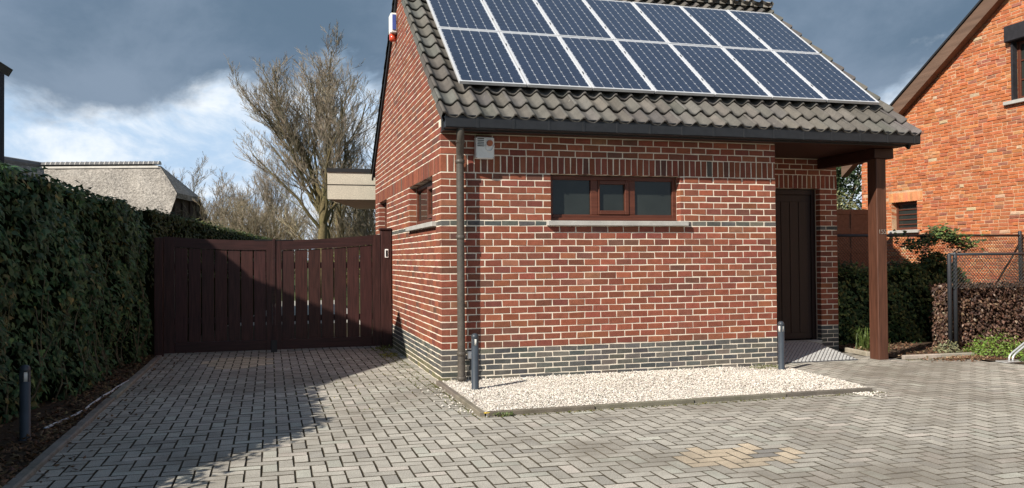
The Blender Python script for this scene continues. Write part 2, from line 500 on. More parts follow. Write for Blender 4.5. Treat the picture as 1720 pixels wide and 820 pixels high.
# row of concrete kerb stones along the planting strip on the hedge side, and round the gravel bed
kerb = MB(); kerb.box((-3.395, -9.4, -.05), (-3.325, 3.8, -.004))
kerb = tag(kerb.build('kerb', M['kerb']), 'low concrete kerb dividing the paving from the planting beds', kind='structure')
rng = random.Random(5)
kl = []
y = -6.0
while y < 3.75:
    kl.append(((-3.36, y+.5, .02), (lambda mb, y=y, q=rng.uniform(-.008, .008), c=rc(rng, (1, 1, 1), .03, .14):
        mb.bbox((-3.398+q, y+.004, -.05), (-3.318+q, min(y+.996, 3.80), .034+q*.5), .010, c))))
    y += 1.0
for i in range(4):
    kl.append(((BX0+.5+i, BY0, .02), (lambda mb, i=i, q=rng.uniform(-.004, .004), c=rc(rng, (.62, .58, .54), .03, .14):
        mb.bbox((BX0+.07+i*1.01, BY0-.03+q+i*.012, -.05), (BX0+.07+i*1.01+1.004, BY0+.022+q+i*.012, .040+q*.5), .006, c))))
for i in range(2):
    kl.append(((BX0, BY0+.5+i, .02), (lambda mb, i=i, q=rng.uniform(-.004, .004), c=rc(rng, (.70, .66, .62), .03, .14):
        mb.bbox((BX0-.006+q, BY0-.03+i*1.004, -.05), (BX0+.048+q, min(BY0+.97+i*1.004, -.012), .040-q), .006, c))))
for i, (xa, ya, xb, yb, zz) in enumerate([(6.27, .10, 6.85, .085, .045), (6.86, .085, 7.42, .06, .045), (6.13, .58, 6.20, 1.15, .05), (4.05, -1.95, 4.13, -1.0, .012), (4.14, -.98, 4.24, -.05, .012)]):
    kl.append((((xa+xb)/2, (ya+yb)/2, .02), (lambda mb, xa=xa, ya=ya, xb=xb, yb=yb, zz=zz, c=rc(rng, (1.5, 1.45, 1.35), .03, .12):
        block(mb, (xa, ya, zz), Vector((xb-xa, yb-ya, 0)).normalized(), Vector((-(yb-ya), xb-xa, 0)).normalized(), VZ, math.hypot(xb-xa, yb-ya), .06, .08, .008, c))))
M['kerb_piece'] = material('kerb_stone', (.25, .235, .205), .9, attr=True, var=[(6, .2), (120, .22)], stain=[(2.2, .5, .75, (.10, .10, .06), .6)], bump=(150, .4, .002), spec=.2)
pieces(kl, 'kerb_stone', M['kerb_piece'], kerb, 60, 'kerb_stones')

# gravel bed
gb = MB(); gb.add([(BX0+.04, BY0+.015, .016), (bed_right(BY0)+.03, BY0+.045, .016), (bed_right(0)+.02, .03, .016), (BX0+.04, .03, .016)], [(0, 1, 2, 3)])
tag(gb.build('gravel_bed', M['gravel_base']), 'bed under the white gravel along the brick front wall', kind='structure')
rng = random.Random(21)
gv = MB()
def stone(mb, x, y, z, r, col, rg):
    a = rg.uniform(0, PI); ca, sa = math.cos(a), math.sin(a)
    rx, ry, rz = r*rg.uniform(.8, 1.35), r*rg.uniform(.6, 1.0), r*rg.uniform(.5, .85)
    pts = [(rx, 0, 0), (0, ry, .1*rz), (-rx, .1*ry, 0), (0, -ry, 0), (.25*rx, .1*ry, rz), (-.2*rx, -.1*ry, -rz)]
    mb.add([(x+p[0]*ca-p[1]*sa, y+p[0]*sa+p[1]*ca, z+p[2]) for p in pts],
           [(0, 1, 4), (1, 2, 4), (2, 3, 4), (3, 0, 4), (1, 0, 5), (2, 1, 5), (3, 2, 5), (0, 3, 5)], col)
def gcol(rg):
    q = rg.random()
    b = (.72, .68, .62) if q < .62 else ((.62, .56, .49) if q < .84 else (.38, .33, .28))
    return rc(rg, b, .03, .10)
for i in range(30000):
    y = rng.uniform(BY0+.04, -.005); x = rng.uniform(BX0+.07, bed_right(y)+.02)
    if x > 3.2 and y > -.33 + (4.2-x)*.15 and x > 3.6 and rng.random() < .8: continue
    stone(gv, x, y, .021+rng.uniform(0, .010)+.012*math.sin(x*2.1)*math.sin(y*3), rng.uniform(.0045, .0100)*(1.5 if rng.random() < .08 else 1), gcol(rng), rng)
for i in range(190):                                  # stones kicked out onto the paving
    if i < 110: x = bed_right(BY0)+abs(rng.gauss(0, .16))-.25; y = BY0-abs(rng.gauss(0, .10))-.03
    else: x = BX0-abs(rng.gauss(0, .12)); y = rng.uniform(-1.9, -.3)
    stone(gv, x, y, .009, rng.uniform(.007, .013), gcol(rng), rng)
tag(gv.build('gravel', M['gravel']), 'white and cream gravel covering the bed below the front wall', 'gravel', kind='stuff')

# soil strips
def sheet(name, poly, z, mat, label):
    s = MB(); s.add([(x, y, z) for x, y in poly], [tuple(range(len(poly)))])
    return tag(s.build(name, mat), label, kind='structure')
sheet('soil', [(-5.2, -9, .012), (-3.395, -9, 0), (-3.395, 4.0, 0), (-5.2, 4.0, 0)] and [(-5.2, -9), (-3.395, -9), (-3.395, 4.0), (-5.2, 4.0)], .014, M['soil'], 'dark soil strip under the ivy hedge')
sheet('soil', [(6.2, .15), (7.45, .12), (7.0, -.2), (7.2, -.9), (7.1, -3), (14, -3), (14, 9), (6.2, 9)], .012, M['soil'], 'brown soil of the neighbour garden behind the kerb')

# ------------------------------------------------------------------ the brick outbuilding
house = tag(empty('brick_outbuilding', (0, 0, 0)), 'small red brick outbuilding with pantiled roof and solar panels', 'building')
courses = []                                          # (k, z0, pitch, kind)
z = -.061; k = -1
for i in range(7): courses.append((k, z, .061, 'blue')); z += .061; k += 1
z = .366
for i in range(18): courses.append((k, z, .077, 'red')); z += .077; k += 1
courses.append((k, z, .061, 'blue')); z += .061; k += 1
for i in range(7): courses.append((k, z, .077, 'red')); z += .077; k += 1
courses.append((k, z, .200, 'soldier')); z += .200; k += 1
while z < 5.6: courses.append((k, z, .077, 'red')); z += .077; k += 1
JT = .0120
def wall_bricks(O, U, N, ulen, rects, top, startA, startB, seed, deep_lo=True):
    rg = random.Random(seed); res = []
    O = Vector(O)
    for kk, z0, p, kind in courses:
        zc_ = z0+p/2
        tA = kk % 2 == 1
        u = startA if tA else startB
        step = .077 if kind == 'soldier' else .2
        if kind == 'soldier': u = startA
        h_ = p-JT
        while u < ulen-.02:
            a, b = u+JT/2, u+step-JT/2
            if u < .001: a = 0.0
            b = min(b, ulen)
            u += step
            # gable line
            tz = top
            if callable(top):
                if z0+h_*.6 > top((a+b)/2): continue
            elif z0+h_*.5 > top: continue
            segs = [(a, b)]
            for (r0, r1, q0, q1) in rects:
                if q0-.001 < zc_ < q1+.001:
                    ns = []
                    for s0, s1 in segs:
                        if s1 <= r0 or s0 >= r1: ns.append((s0, s1)); continue
                        if s0 < r0-.025: ns.append((s0, r0))
                        if s1 > r1+.025: ns.append((r1, s1))
                    segs = ns
            for s0, s1 in segs:
                if s1-s0 < .022: continue
                for (r0, r1, q0, q1) in rects:
                    if q0-.001 < zc_ < q1+.001:
                        if abs(s0-r1) < .02: s0 = r1
                        if abs(s1-r0) < .02: s1 = r0
                edge = s0 < .006 or s1 > ulen-.006 or any(q0-.001 < zc_ < q1+.001 and (abs(s0-r1) < .02 or abs(s1-r0) < .02) for (r0, r1, q0, q1) in rects) or any(abs(z0-q1) < .01 and s1 > r0 and s0 < r1 for (r0, r1, q0, q1) in rects)
                col = blue(rg) if kind == 'blue' else red(rg)
                if kind == 'blue' and N.x < -.5 and kk < 3:
                    t_ = rg.random()*(.75-.25*max(kk, 0)); col = tuple(c*(1-t_)+m_*t_ for c, m_ in zip(col, (.20, .185, .075)))
                if kind == 'soldier': col = tuple(c*.9 for c in (blue(rg) if rg.random() < .03 else red(rg)))
                P = O + U*s0 + VZ*(z0+JT/2) + N*rg.uniform(.0006, .0026)
                ctr = O + U*((s0+s1)/2) + VZ*zc_
                sdd = rg.random()
                res.append((tuple(ctr), kind, (lambda mb, P=P, w=s1-s0, h_=h_, d=.098 if edge else .03, col=col, sdd=sdd:
                    block(mb, P, U, VZ, N, w, h_, d, .0028, col, random.Random(sdd), .0032, .0012))))
    return res
def split_bricks(lst, parent, n_red, n_blue, n_sol):
    for kind, nm, mt, n in (('red', 'brick', 'brick', n_red), ('blue', 'plinth_brick', 'blue_brick', n_blue), ('soldier', 'soldier_brick', 'brick', n_sol)):
        pl = [(c, f) for c, q, f in lst if q == kind]
        if pl: pieces(pl, nm, M[mt], parent, n, nm+'s')

FW = (1.295, 2.947, 1.813, 2.352)                     # front window opening
fw_core = MB()
e_ = .0026
for a, b, c, d_ in ((e_, FW[0]-e_, -.05, 2.83), (FW[1]+e_, WX-e_, -.05, 2.83), (FW[0]-e_, FW[1]+e_, -.05, 1.76), (FW[0]-e_, FW[1]+e_, 2.358, 2.83)):
    fw_core.box((a, e_, c), (b, .26, d_))
fwall = fw_core.build('front_wall', M['mortar'], house)
fl = wall_bricks((0, 0, 0), VX, -VY, WX, [FW, (1.237, 3.033, 1.752, 1.813)], 2.80, 0.0, .1, 1)
split_bricks(fl, fwall, 190, 60, 56)

# gable wall to the driveway
SW = (.50, 2.20, 1.813, 2.352); SW2 = (4.50, 5.50, -.1, 2.352)
def gtop(u): return (2.94+(u+.35)*math.tan(PH) if u < 3.0 else 2.94+(6.35-u)*math.tan(PH)) - .085
sc_ = MB()
for a, b, c, d_ in ((.2601, SW[0]-e_, -.05, 2.83), (SW[0]-e_, SW[1]+e_, -.05, 1.76), (SW[1]+e_, SW2[0]-e_, -.05, 2.83), (SW2[1]+e_, D-e_, -.05, 2.83), (SW[0]-e_, SW[1]+e_, 2.358, 2.83), (SW2[0]-e_, SW2[1]+e_, 2.358, 2.83)):
    sc_.box((e_, a, c), (.2599, b, d_))
gp = [(e_, 2.83), (e_, gtop(0)), (3.0, gtop(3.0)), (D-e_, gtop(D)), (D-e_, 2.83)]
n_ = len(gp)
sc_.add([(e_, y, z) for y, z in gp]+[(.26, y, z) for y, z in gp], [tuple(range(n_)), tuple(range(n_, 2*n_))[::-1]]+[(i, (i+1) % n_, n_+(i+1) % n_, n_+i) for i in range(n_)])
swall = sc_.build('gable_wall', M['mortar'], house)
sl = wall_bricks((0, 0, 0), VY, -VX, D, [SW, SW2, (.27, 2.20, 1.752, 1.813)], gtop, .1, 0.0, 2)
split_bricks(sl, swall, 70, 0, 0)

# porch wall with the door, return wall, far gable, back wall
PD = (.60, 1.60, -.1, 2.352)
pc = MB()
for a, b, c, d_ in ((0, PD[0]-e_, -.05, 2.83), (PD[1]+e_, RX-WX-e_, -.05, 2.83), (PD[0]-e_, PD[1]+e_, 2.358, 2.83)):
    pc.box((WX+a, RY+e_, c), (WX+b, RY+.24, d_))
pwall = pc.build('porch_wall', M['mortar'], house)
split_bricks(wall_bricks((WX, RY, 0), VX, -VY, RX-WX, [PD], 2.78, 0.0, .1, 3), pwall, 24, 8, 10)
oc = MB()
oc.box((WX-.24, .26, -.05), (WX-e_, RY+.1, 2.83))
oc.box((RX-.24, RY+.241, -.05), (RX-e_, D-e_, 2.83))
oc.box((.26, D-.24, -.05), (RX-.24, D-e_, 2.83))
gq = [(RY+.25, 2.83), (RY+.25, gtop(RY)), (3.0, gtop(3.0)), (D-e_, gtop(D)), (D-e_, 2.83)]
oc.add([(RX-e_, y, z) for y, z in gq]+[(RX-.24, y, z) for y, z in gq], [tuple(range(5))[::-1], tuple(range(5, 10))]+[(i, 5+i, 5+(i+1) % 5, (i+1) % 5) for i in range(5)])
owall = oc.build('rear_wall', M['mortar'], house)
split_bricks(wall_bricks((WX, .11, 0), VY, VX, RY-.11, [], 2.78, 0.0, .1, 4) + wall_bricks((RX, RY, 0), VY, VX, D-RY, [], lambda u: gtop(u+RY), .1, 0.0, 6), owall, 0, 0, 0)

# front window
wf = MB(); yb, yf = .10, .155
x0, x1, z0, z1 = FW[0], FW[1], 1.816, 2.350
def bar(mb, a, b, c, d_, y0=.10, y1=.16, bev=.005): mb.bbox((a, y0, c), (b, y1, d_), bev)
bar(wf, x0, x0+.055, z0, z1); bar(wf, x1-.055, x1, z0, z1)
bar(wf, x0+.055, x1-.055, z1-.05, z1); bar(wf, x0+.055, x1-.055, z0, z0+.075)
bar(wf, x0+.532, x0+.625, z0+.075, z1-.05); bar(wf, x0+1.022, x0+1.105, z0+.075, z1-.05)
wf.bbox((x0+.02, .072, z0), (x1-.02, .0995, z0+.035), .006)
win = wf.build('window', M['frame'], house)
tag(win, 'brown three-light window frame in the front wall')
sh = MB(); a, b = x0+.627, x0+1.020
bar(sh, a, a+.018, z0+.077, z1-.052, .088, .150); bar(sh, b-.05, b, z0+.077, z1-.052, .088, .150)
bar(sh, a+.018, b-.05, z1-.095, z1-.052, .088, .150); bar(sh, a+.018, b-.05, z0+.077, z0+.125, .088, .150)
sh.build('sash', M['frame'], win)
for a, b, c, d_ in ((x0+.056, x0+.531, z0+.076, z1-.051), (x0+.646, x0+.969, z0+.126, z1-.096), (x0+1.106, x1-.056, z0+.076, z1-.051)):
    q = MB(); q.box((a, .128, c), (b, .136, d_)); q.build('pane', M['glass'], win)
q = MB(); q.bbox((1.240, -.062, 1.754), (3.030, .098, 1.811), .005)
q.build('sill', M['sill'], win)

# gable wall window
ws = MB(); y0, y1 = SW[0], SW[1]
def barx(mb, a, b, c, d_, x0=.10, x1=.16): mb.bbox((x0, a, c), (x1, b, d_), .005)
barx(ws, y0, y0+.06, z0, z1); barx(ws, y1-.06, y1, z0, z1); barx(ws, y0+.06, y1-.06, z1-.05, z1); barx(ws, y0+.06, y1-.06, z0, z0+.07)
barx(ws, y0+.80, y0+.89, z0+.07, z1-.05)
wsd = ws.build('window', M['frame'], house)
q = MB(); barx(q, y0+.062, y0+.11, z0+.072, z1-.052, .085, .15); barx(q, y0+.752, y0+.798, z0+.072, z1-.052, .085, .15)
barx(q, y0+.11, y0+.752, z1-.10, z1-.052, .085, .15); barx(q, y0+.11, y0+.752, z0+.072, z0+.12, .085, .15); q.build('sash', M['frame'], wsd)
for a, b in ((y0+.111, y0+.751), (y0+.891, y1-.061)):
    q = MB(); q.box((.128, a, z0+.071), (.136, b, z1-.051)); q.build('pane', M['glass'], wsd)
q = MB(); q.bbox((-.055, .275, 1.754), (.098, 2.195, 1.811), .005); q.build('sill', M['sill'], wsd)
# narrow side door further back
dd = MB(); dd.bbox((.10, SW2[0], -.02), (.15, SW2[0]+.07, 2.35), .004); dd.bbox((.10, SW2[1]-.07, -.02), (.15, SW2[1], 2.35), .004)
dd.bbox((.10, SW2[0]+.07, 2.27), (.15, SW2[1]-.07, 2.35), .004); dd.bbox((.11, SW2[0]+.07, -.02), (.14, SW2[1]-.07, 2.27), .002)
dd.build('door', M['frame'], house)

# porch door
dx0, dx1 = WX+PD[0], WX+PD[1]
pd_ = MB(); pd_.bbox((dx0, RY+.11, .0), (dx0+.07, RY+.18, 2.35), .005); pd_.bbox((dx1-.07, RY+.11, .0), (dx1, RY+.18, 2.35), .005)
pd_.bbox((dx0+.07, RY+.11, 2.27), (dx1-.07, RY+.18, 2.35), .005); pd_.bbox((dx0+.07, RY+.13, .17), (dx1-.07, RY+.17, 2.27), .004)
pdo = pd_.build('door', M['door'], house); tag(pdo, 'dark brown wooden door in the shaded porch')
for i in range(5):
    q = MB(); a = dx0+.13+i*.148; q.bbox((a, RY+.118, .26), (a+.142, RY+.131, 2.17), .004); q.build('board', M['door'], pdo)
q = MB(); q.tube([(dx0+.12, RY+.12, 1.08), (dx0+.12, RY+.07, 1.08), (dx0+.24, RY+.07, 1.08)], .009, 8); q.build('handle', M['galv'], pdo)
q = MB(); q.bbox((dx0, RY-.02, .0), (dx1, RY+.11, .155), .006); q.build('threshold', M['sill'], pdo)

# ------------------------------------------------------------------ roof
dk = MB()
for sgn in (0, 1):
    def P(x, s, n):
        p = roof(x, s, n)
        return (p.x, p.y if not sgn else 6.0-p.y, p.z)
    vs = [P(-.03, .02, -.075), (P(6.13, .02, -.075)), P(6.13, SL-.02, -.075), P(-.03, SL-.02, -.075), P(-.03, .02, -.10), P(6.13, .02, -.10), P(6.13, SL-.02, -.10), P(-.03, SL-.02, -.10)]
    F = [(0, 1, 2, 3), (7, 6, 5, 4), (0, 4, 5, 1), (1, 5, 6, 2), (2, 6, 7, 3), (3, 7, 4, 0)]
    dk.add(vs, F if not sgn else [f[::-1] for f in F])
roofo = dk.build('roof', M['roof_felt'], house)
rng = random.Random(8)
TW, TR = .2, .31
NC, NR = 31, 13
TX0 = -.05
def tprof(u):                                         # u 0..1 across one pantile
    a = 2*PI*(u-.13)
    return .031*math.cos(a) + .008*math.cos(2*a+.5) + .004
def tile_mesh(var, verge=0):
    mb = MB(); rg = random.Random(100+var*7+verge)
    k = rg.uniform(.74, 1.2)
    base = (.118*k, .111*k, .101*k)
    col = rc(rg, base, .05, .06)
    n = 14; us = [i/n*1.04 for i in range(n+1)]
    if verge == 1: us = [-.0] + us[1:]
    L_ = TR+.05
    rows = [(0.0, 0.004), (.015, .008), (L_, -.036)]
    top = []
    for s, dn in rows:
        top.append([(u*TW, s, tprof(u)+dn+(-.004 if s == 0 else 0)) for u in us])
    vs = [p for r in top for p in r]; W_ = n+1; F = []
    for r in range(2):
        for i in range(n): F.append((r*W_+i, r*W_+i+1, (r+1)*W_+i+1, (r+1)*W_+i))
    b = len(vs)
    vs += [(p[0], p[1]+.004, p[2]-.020) for p in top[0]]
    for i in range(n): F.append((b+i, b+i+1, i+1, i))
    b2 = len(vs)
    vs += [(p[0], p[1], p[2]-.016) for p in top[2]]
    for i in range(n): F.append((b+i+1, b+i, b2+i, b2+i+1))
    for e, fl in ((0, False), (n, True)):
        q = [e, W_*2+e, b2+e, b+e]
        F.append(tuple(q if fl else q[::-1]))
    mb.add(vs, F, col)
    if verge:
        xe = 0.0 if verge == 1 else 1.04*TW
        dn = .075
        ed = 0 if verge == 1 else n
        a0, a1 = top[0][ed], top[2][ed]
        t = -.012 if verge == 1 else .012
        mb.add([(a0[0], a0[1], a0[2]), (a1[0], a1[1], a1[2]), (a1[0]+t, a1[1], a1[2]-dn), (a0[0]+t, a0[1], a0[2]-dn),
                (a0[0]-t*.6, a0[1], a0[2]-.016), (a0[0]-t*.0, a0[1], a0[2]-dn)], [(0, 1, 2, 3)], col)
    me = mb.mesh('roof_tile', True)
    me.materials.append(M['tile'])
    return me, mb
TV = [tile_mesh(i) for i in range(14)]
TVL = [tile_mesh(i, 1) for i in range(5)]
TVR = [tile_mesh(i, 2) for i in range(5)]
restt = MB()
def tile_xf(c, r): return TX0+c*TW, r*TR-.02
for sgn in (0, 1):
    for r in range(NR+1):
        for c in range(NC):
            if sgn and 2 < c < NC-2 and r > 1 and r < NR-1: continue
            src = rng.choice(TVL if c == 0 else TVR if c == NC-1 else TV)
            x, s = tile_xf(c, r)
            if r == NR and s+.2 > SL: pass
            s += rng.uniform(-.004, .004); n = rng.uniform(-.002, .003)
            single = not sgn and (r < 2 or c == 0 or c >= NC-1) and r < NR
            if single:
                o = put('roof_tile', src[0], None, roofo, roof(x, s, n))
                o.rotation_euler = (PH, 0, rng.uniform(-.006, .006))
            else:
                b = len(restt.v)
                for v, cc in zip(src[1].v, src[1].c):
                    p = roof(x+v[0], s+v[1], n+v[2])
                    restt.v.append((p.x, p.y if not sgn else 6.0-p.y, p.z)); restt.c.append(cc)
                restt.f += [tuple(b+i for i in (f if not sgn else f[::-1])) for f in src[1].f]
o = restt.build('roof_tiles', M['tile'], roofo, True); o['kind'] = 'stuff'
# ridge tiles
def ridge_mesh(var):
    mb = MB(); rg = random.Random(var); k = rg.uniform(.8, 1.15); col = (.15*k, .138*k, .118*k)
    n = 10; prof = [(-.0, .125), (.05, .125), (.052, .108), (.40, .100)]
    b = 0
    for x, r in prof:
        for i in range(n+1):
            t = PI*i/n
            mb.v.append((x, -math.cos(t)*r*1.1, math.sin(t)*r-.02)); mb.c.append(col if x > .051 else tuple(c*2.0 for c in col))
    for j in range(3):
        for i in range(n): mb.f.append((j*(n+1)+i, (j+1)*(n+1)+i, (j+1)*(n+1)+i+1, j*(n+1)+i+1))
    mb.f.append(tuple(range(n+1)))
    me = mb.mesh('ridge_tile', True); me.materials.append(M['tile']); return me
RV = [ridge_mesh(i) for i in range(5)]
for i in range(17):
    o = put('ridge_tile', rng.choice(RV), None, roofo, (6.16-(i)*.366, 3.0, 5.505+rng.uniform(-.003, .003)), rot=(0, 0, PI))
# verge board on the gable, soffit and fascia
vb = MB()
for sgn in (0, 1):
    pts = [roof(0, -.0, -.10), roof(0, SL, -.10), roof(0, SL, -.155), roof(0, 0, -.155)]
    for xa, xb in ((-.035, -.006),) if sgn else ():
        q = [(xa, (6.0-p.y), p.z) for p in pts] + [(xb, (6.0-p.y), p.z) for p in pts]
        vb.add(q, [(3, 2, 1, 0), (4, 5, 6, 7), (0, 1, 5, 4), (1, 2, 6, 5), (2, 3, 7, 6), (3, 0, 4, 7)])
    if sgn: vb.build('verge_board', M['roof_felt'], roofo)
    vb = MB()
    pr = [roof(0, 0, -.103), roof(0, SL, -.085), roof(0, SL, -.24), roof(0, 0, -.24)]
    q = [(6.10, p.y if not sgn else 6.0-p.y, p.z) for p in pr] + [(6.13, p.y if not sgn else 6.0-p.y, p.z) for p in pr]
    vb.add(q, [(3, 2, 1, 0), (4, 5, 6, 7), (0, 1, 5, 4), (1, 2, 6, 5), (2, 3, 7, 6), (3, 0, 4, 7)])
    vb.build('verge_board', M['roof_felt'], roofo)
    vb = MB()
sf = MB()
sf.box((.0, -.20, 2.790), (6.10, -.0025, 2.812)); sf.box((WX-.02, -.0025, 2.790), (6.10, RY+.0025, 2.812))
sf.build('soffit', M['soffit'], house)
fb = MB(); fb.bbox((-.03, -.215, 2.785), (6.14, -.195, 2.93), .003)
fb.build('fascia', M['roof_felt'], house)
gu = MB(); GA, GB = -.012, 6.175
gu.bbox((GA, -.350, 2.808), (GB, -.344, 2.930), .002)
gu.bbox((GA, -.3435, 2.800), (GB, -.222, 2.806), .002)
gu.bbox((GA, -.226, 2.8065), (GB, -.220, 2.945), .002)
gu.box((GA, -.3438, 2.8062), (GA+.004, -.2262, 2.925)); gu.box((GB-.004, -.3438, 2.8062), (GB, -.2262, 2.925))
gu.tube([(GA, -.352, 2.932), (GB, -.352, 2.932)], .009, 8)
gut = gu.build('gutter', M['zinc_dark'], house)
for i in range(15):
    x = .33+i*.41
    q = MB(); q.bbox((x, -.3555, 2.803), (x+.028, -.3505, 2.945), .001); q.bbox((x, -.354, 2.9425), (x+.028, -.222, 2.9465), .001)
    q.build('gutter_bracket', M['zinc_dark'], gut)
# downpipe
dp_ = MB()
dp_.tube([(.165, -.285, 2.80), (.165, -.285, 2.755), (.170, -.262, 2.70), (.192, -.135, 2.575), (.200, -.105, 2.52), (.200, -.100, 2.47), (.200, -.100, 1.2), (.200, -.100, .03)], .043, 16, False)
dpo = dp_.build('downpipe', M['pipe'], house, True)
for zz, r in ((2.46, .0525), (1.62, .051), (.33, .0515), (.06, .0535)):
    q = MB(); q.lathe([(.048, -.02), (r, -.016), (r, .016), (.048, .02)], 16, (.200, -.100, zz)); q.build('collar', M['pipe'], dpo, True)
q = MB(); q.lathe([(.048, -.012), (.052, -.01), (.052, .01), (.048, .012)], 16, (.178, -.222, 2.662)); q.build('collar', M['pipe'], dpo, True)
for zz in (2.2, .9):
    q = MB(); q.bbox((.19, -.052, zz), (.21, -.002, zz+.03), .002); q.build('pipe_bracket', M['pipe'], dpo)
# porch post, beams, number
q = MB(); q.bbox((5.815, .04, -.02), (5.968, .220, 2.655), .008)
post = q.build('porch_post', M['frame_v'], house)
tag(post, 'reddish brown timber post carrying the porch corner')
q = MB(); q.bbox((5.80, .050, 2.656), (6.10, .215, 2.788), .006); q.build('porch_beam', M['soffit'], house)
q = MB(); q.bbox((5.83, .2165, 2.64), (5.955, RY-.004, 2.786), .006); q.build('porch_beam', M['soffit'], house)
tcv = bpy.data.curves.new('house_number', 'FONT'); tcv.body = '155'; tcv.size = .085; tcv.extrude = .003; tcv.align_x = 'CENTER'
tcv.materials.append(M['number'])
to = bpy.data.objects.new('number_text', tcv); COL.objects.link(to)
tme = bpy.data.meshes.new_from_object(to.evaluated_get(bpy.context.evaluated_depsgraph_get()))
bpy.data.objects.remove(to)
to = bpy.data.objects.new('house_number', tme); COL.objects.link(to)
to.location = (5.895, .037, 1.66); to.rotation_euler = (PI/2, 0, 0); to.parent = post
q = MB(); q.bbox((5.80, .025, -.03), (5.985, .235, .012), .006); q.build('post_foot', M['kerb'], post)

# ------------------------------------------------------------------ solar panels
PWD, PLN, PX0, PPX = .800, 1.535, .240, .812
def panel_meshes():
    f = MB(); t = .021
    f.bbox((0, 0, -.035), (t, PLN, .003), .002); f.bbox((PWD-t, 0, -.035), (PWD, PLN, .003), .002)
    f.bbox((t, 0, -.035), (PWD-t, t, .003), .002); f.bbox((t, PLN-t, -.035), (PWD-t, PLN, .003), .002)
    fm = f.mesh('frame'); fm.materials.append(M['alu'])
    b = MB(); b.box((t, t, -.006), (PWD-t, PLN-t, -.002)); bm_ = b.mesh('backsheet'); bm_.materials.append(M['backsheet'])
    c = MB(); nx, ny = 6, 12
    px, py = (PWD-2*t-.016)/nx, (PLN-2*t-.020)/ny
    for i in range(nx):
        for j in range(ny):
            ax, ay = t+.008+i*px+.0022, t+.010+j*py+.0012; w, h = px-.0044, py-.0024; q = .013
            c.add([(ax+q, ay, -.0008), (ax+w-q, ay, -.0008), (ax+w, ay+q, -.0008), (ax+w, ay+h-q, -.0008), (ax+w-q, ay+h, -.0008), (ax+q, ay+h, -.0008), (ax, ay+h-q, -.0008), (ax, ay+q, -.0008)], [tuple(range(8))])
    cm = c.mesh('cells'); cm.materials.append(M['cell'])
    k = MB(); k.bbox((PWD+.001, .38, -.02), (PWD+.011, .43, .008), .001); k.bbox((PWD+.001, 1.10, -.02), (PWD+.011, 1.15, .008), .001)
    km = k.mesh('clamp'); km.materials.append(M['black'])
    return fm, bm_, cm, km
fm, bm_, cm, km = panel_meshes()
ORD = ['first', 'second', 'third', 'fourth', 'fifth', 'sixth', 'seventh']
rng = random.Random(3)
for r in range(2):
    for c in range(7):
        p = empty('solar_panel', roof(PX0+c*PPX, .615+r*1.55, .105+rng.uniform(-.001, .001)), (PH+rng.uniform(-.002, .002), 0, 0))
        end = ' at the verge tiles' if c == 0 else ' above the porch end' if c == 6 else ''
        tag(p, f'{ORD[c]} solar panel from the left in the {"upper" if r else "lower"} row{end}', 'solar panel', 'solar panels on the pantiled roof')
        put('frame', fm, None, p, world=False); put('backsheet', bm_, None, p, world=False)
        o = put('cells', cm, None, p, world=False); o['kind'] = 'stuff'
        if c < 6: put('clamp', km, None, p, world=False)
for s in (.95, 1.80, 2.50, 3.35):
    q = MB()
    a, b = roof(PX0+.05, s, .028), roof(PX0+7*PPX-.06, s, .028)
    block(q, roof(PX0+.05, s, .066), VX, SD, SN, 5.58, .04, .05, .002, (1, 1, 1)); q.build('mounting_rail', M['alu'], roofo)

# ------------------------------------------------------------------ alarm boxes
ab = tag(empty('alarm_box', (.493, -.004, 2.50)), 'white alarm siren box with amber lamp beside the downpipe', 'alarm')
q = MB(); q.bbox((.386, -.085, 2.503), (.600, -.004, 2.746), .008); body = q.build('body', M['white_metal'], ab)
for i in range(5):
    q = MB(); q.box((.405, -.0875, 2.722-i*.0205), (.480, -.0852, 2.732-i*.0205)); q.build('louvre', M['black'], body)
q = MB()
for i in range(9):
    pass
q.tube([(.546, -.084, 2.678), (.546, -.112, 2.678)], [.036, .031], 20); q.build('lamp', M['amber'], ab)
q = MB(); arc = [(.546+.047*math.cos(t), -.086, 2.662+.075*math.sin(t)*(1.0 if math.sin(t) < 0 else .75)) for t in [PI*(1.02+i*.96/14) for i in range(15)]]
q.tube(arc, .011, 8); q.build('lamp_guard', M['white_metal'], ab, True)
for sx, sz in ((.396, 2.512), (.590, 2.512), (.396, 2.738), (.590, 2.738)):
    q = MB(); q.tube([(sx, -.0852, sz), (sx, -.088, sz)], .005, 8); q.build('screw', M['black'], body)

gs = tag(empty('gable_siren', (-.01, 3.30, 4.6)), 'white and blue siren with red lamp high on the gable wall', 'alarm')
q = MB(); q.bbox((-.10, 3.20, 4.74), (-.002, 3.42, 5.04), .015); q.build('body', M['white_metal'], gs)
q = MB(); q.bbox((-.075, 3.186, 4.78), (-.02, 3.2, 5.01), .005); q.build('side_band', M['blue_plastic'], gs)
q = MB(); q.tube([(-.055, 3.31, 4.738), (-.055, 3.31, 4.66), (-.055, 3.31, 4.63)], [.052, .052, .034], 14); q.build('lamp', M['red_lens'], gs, True)

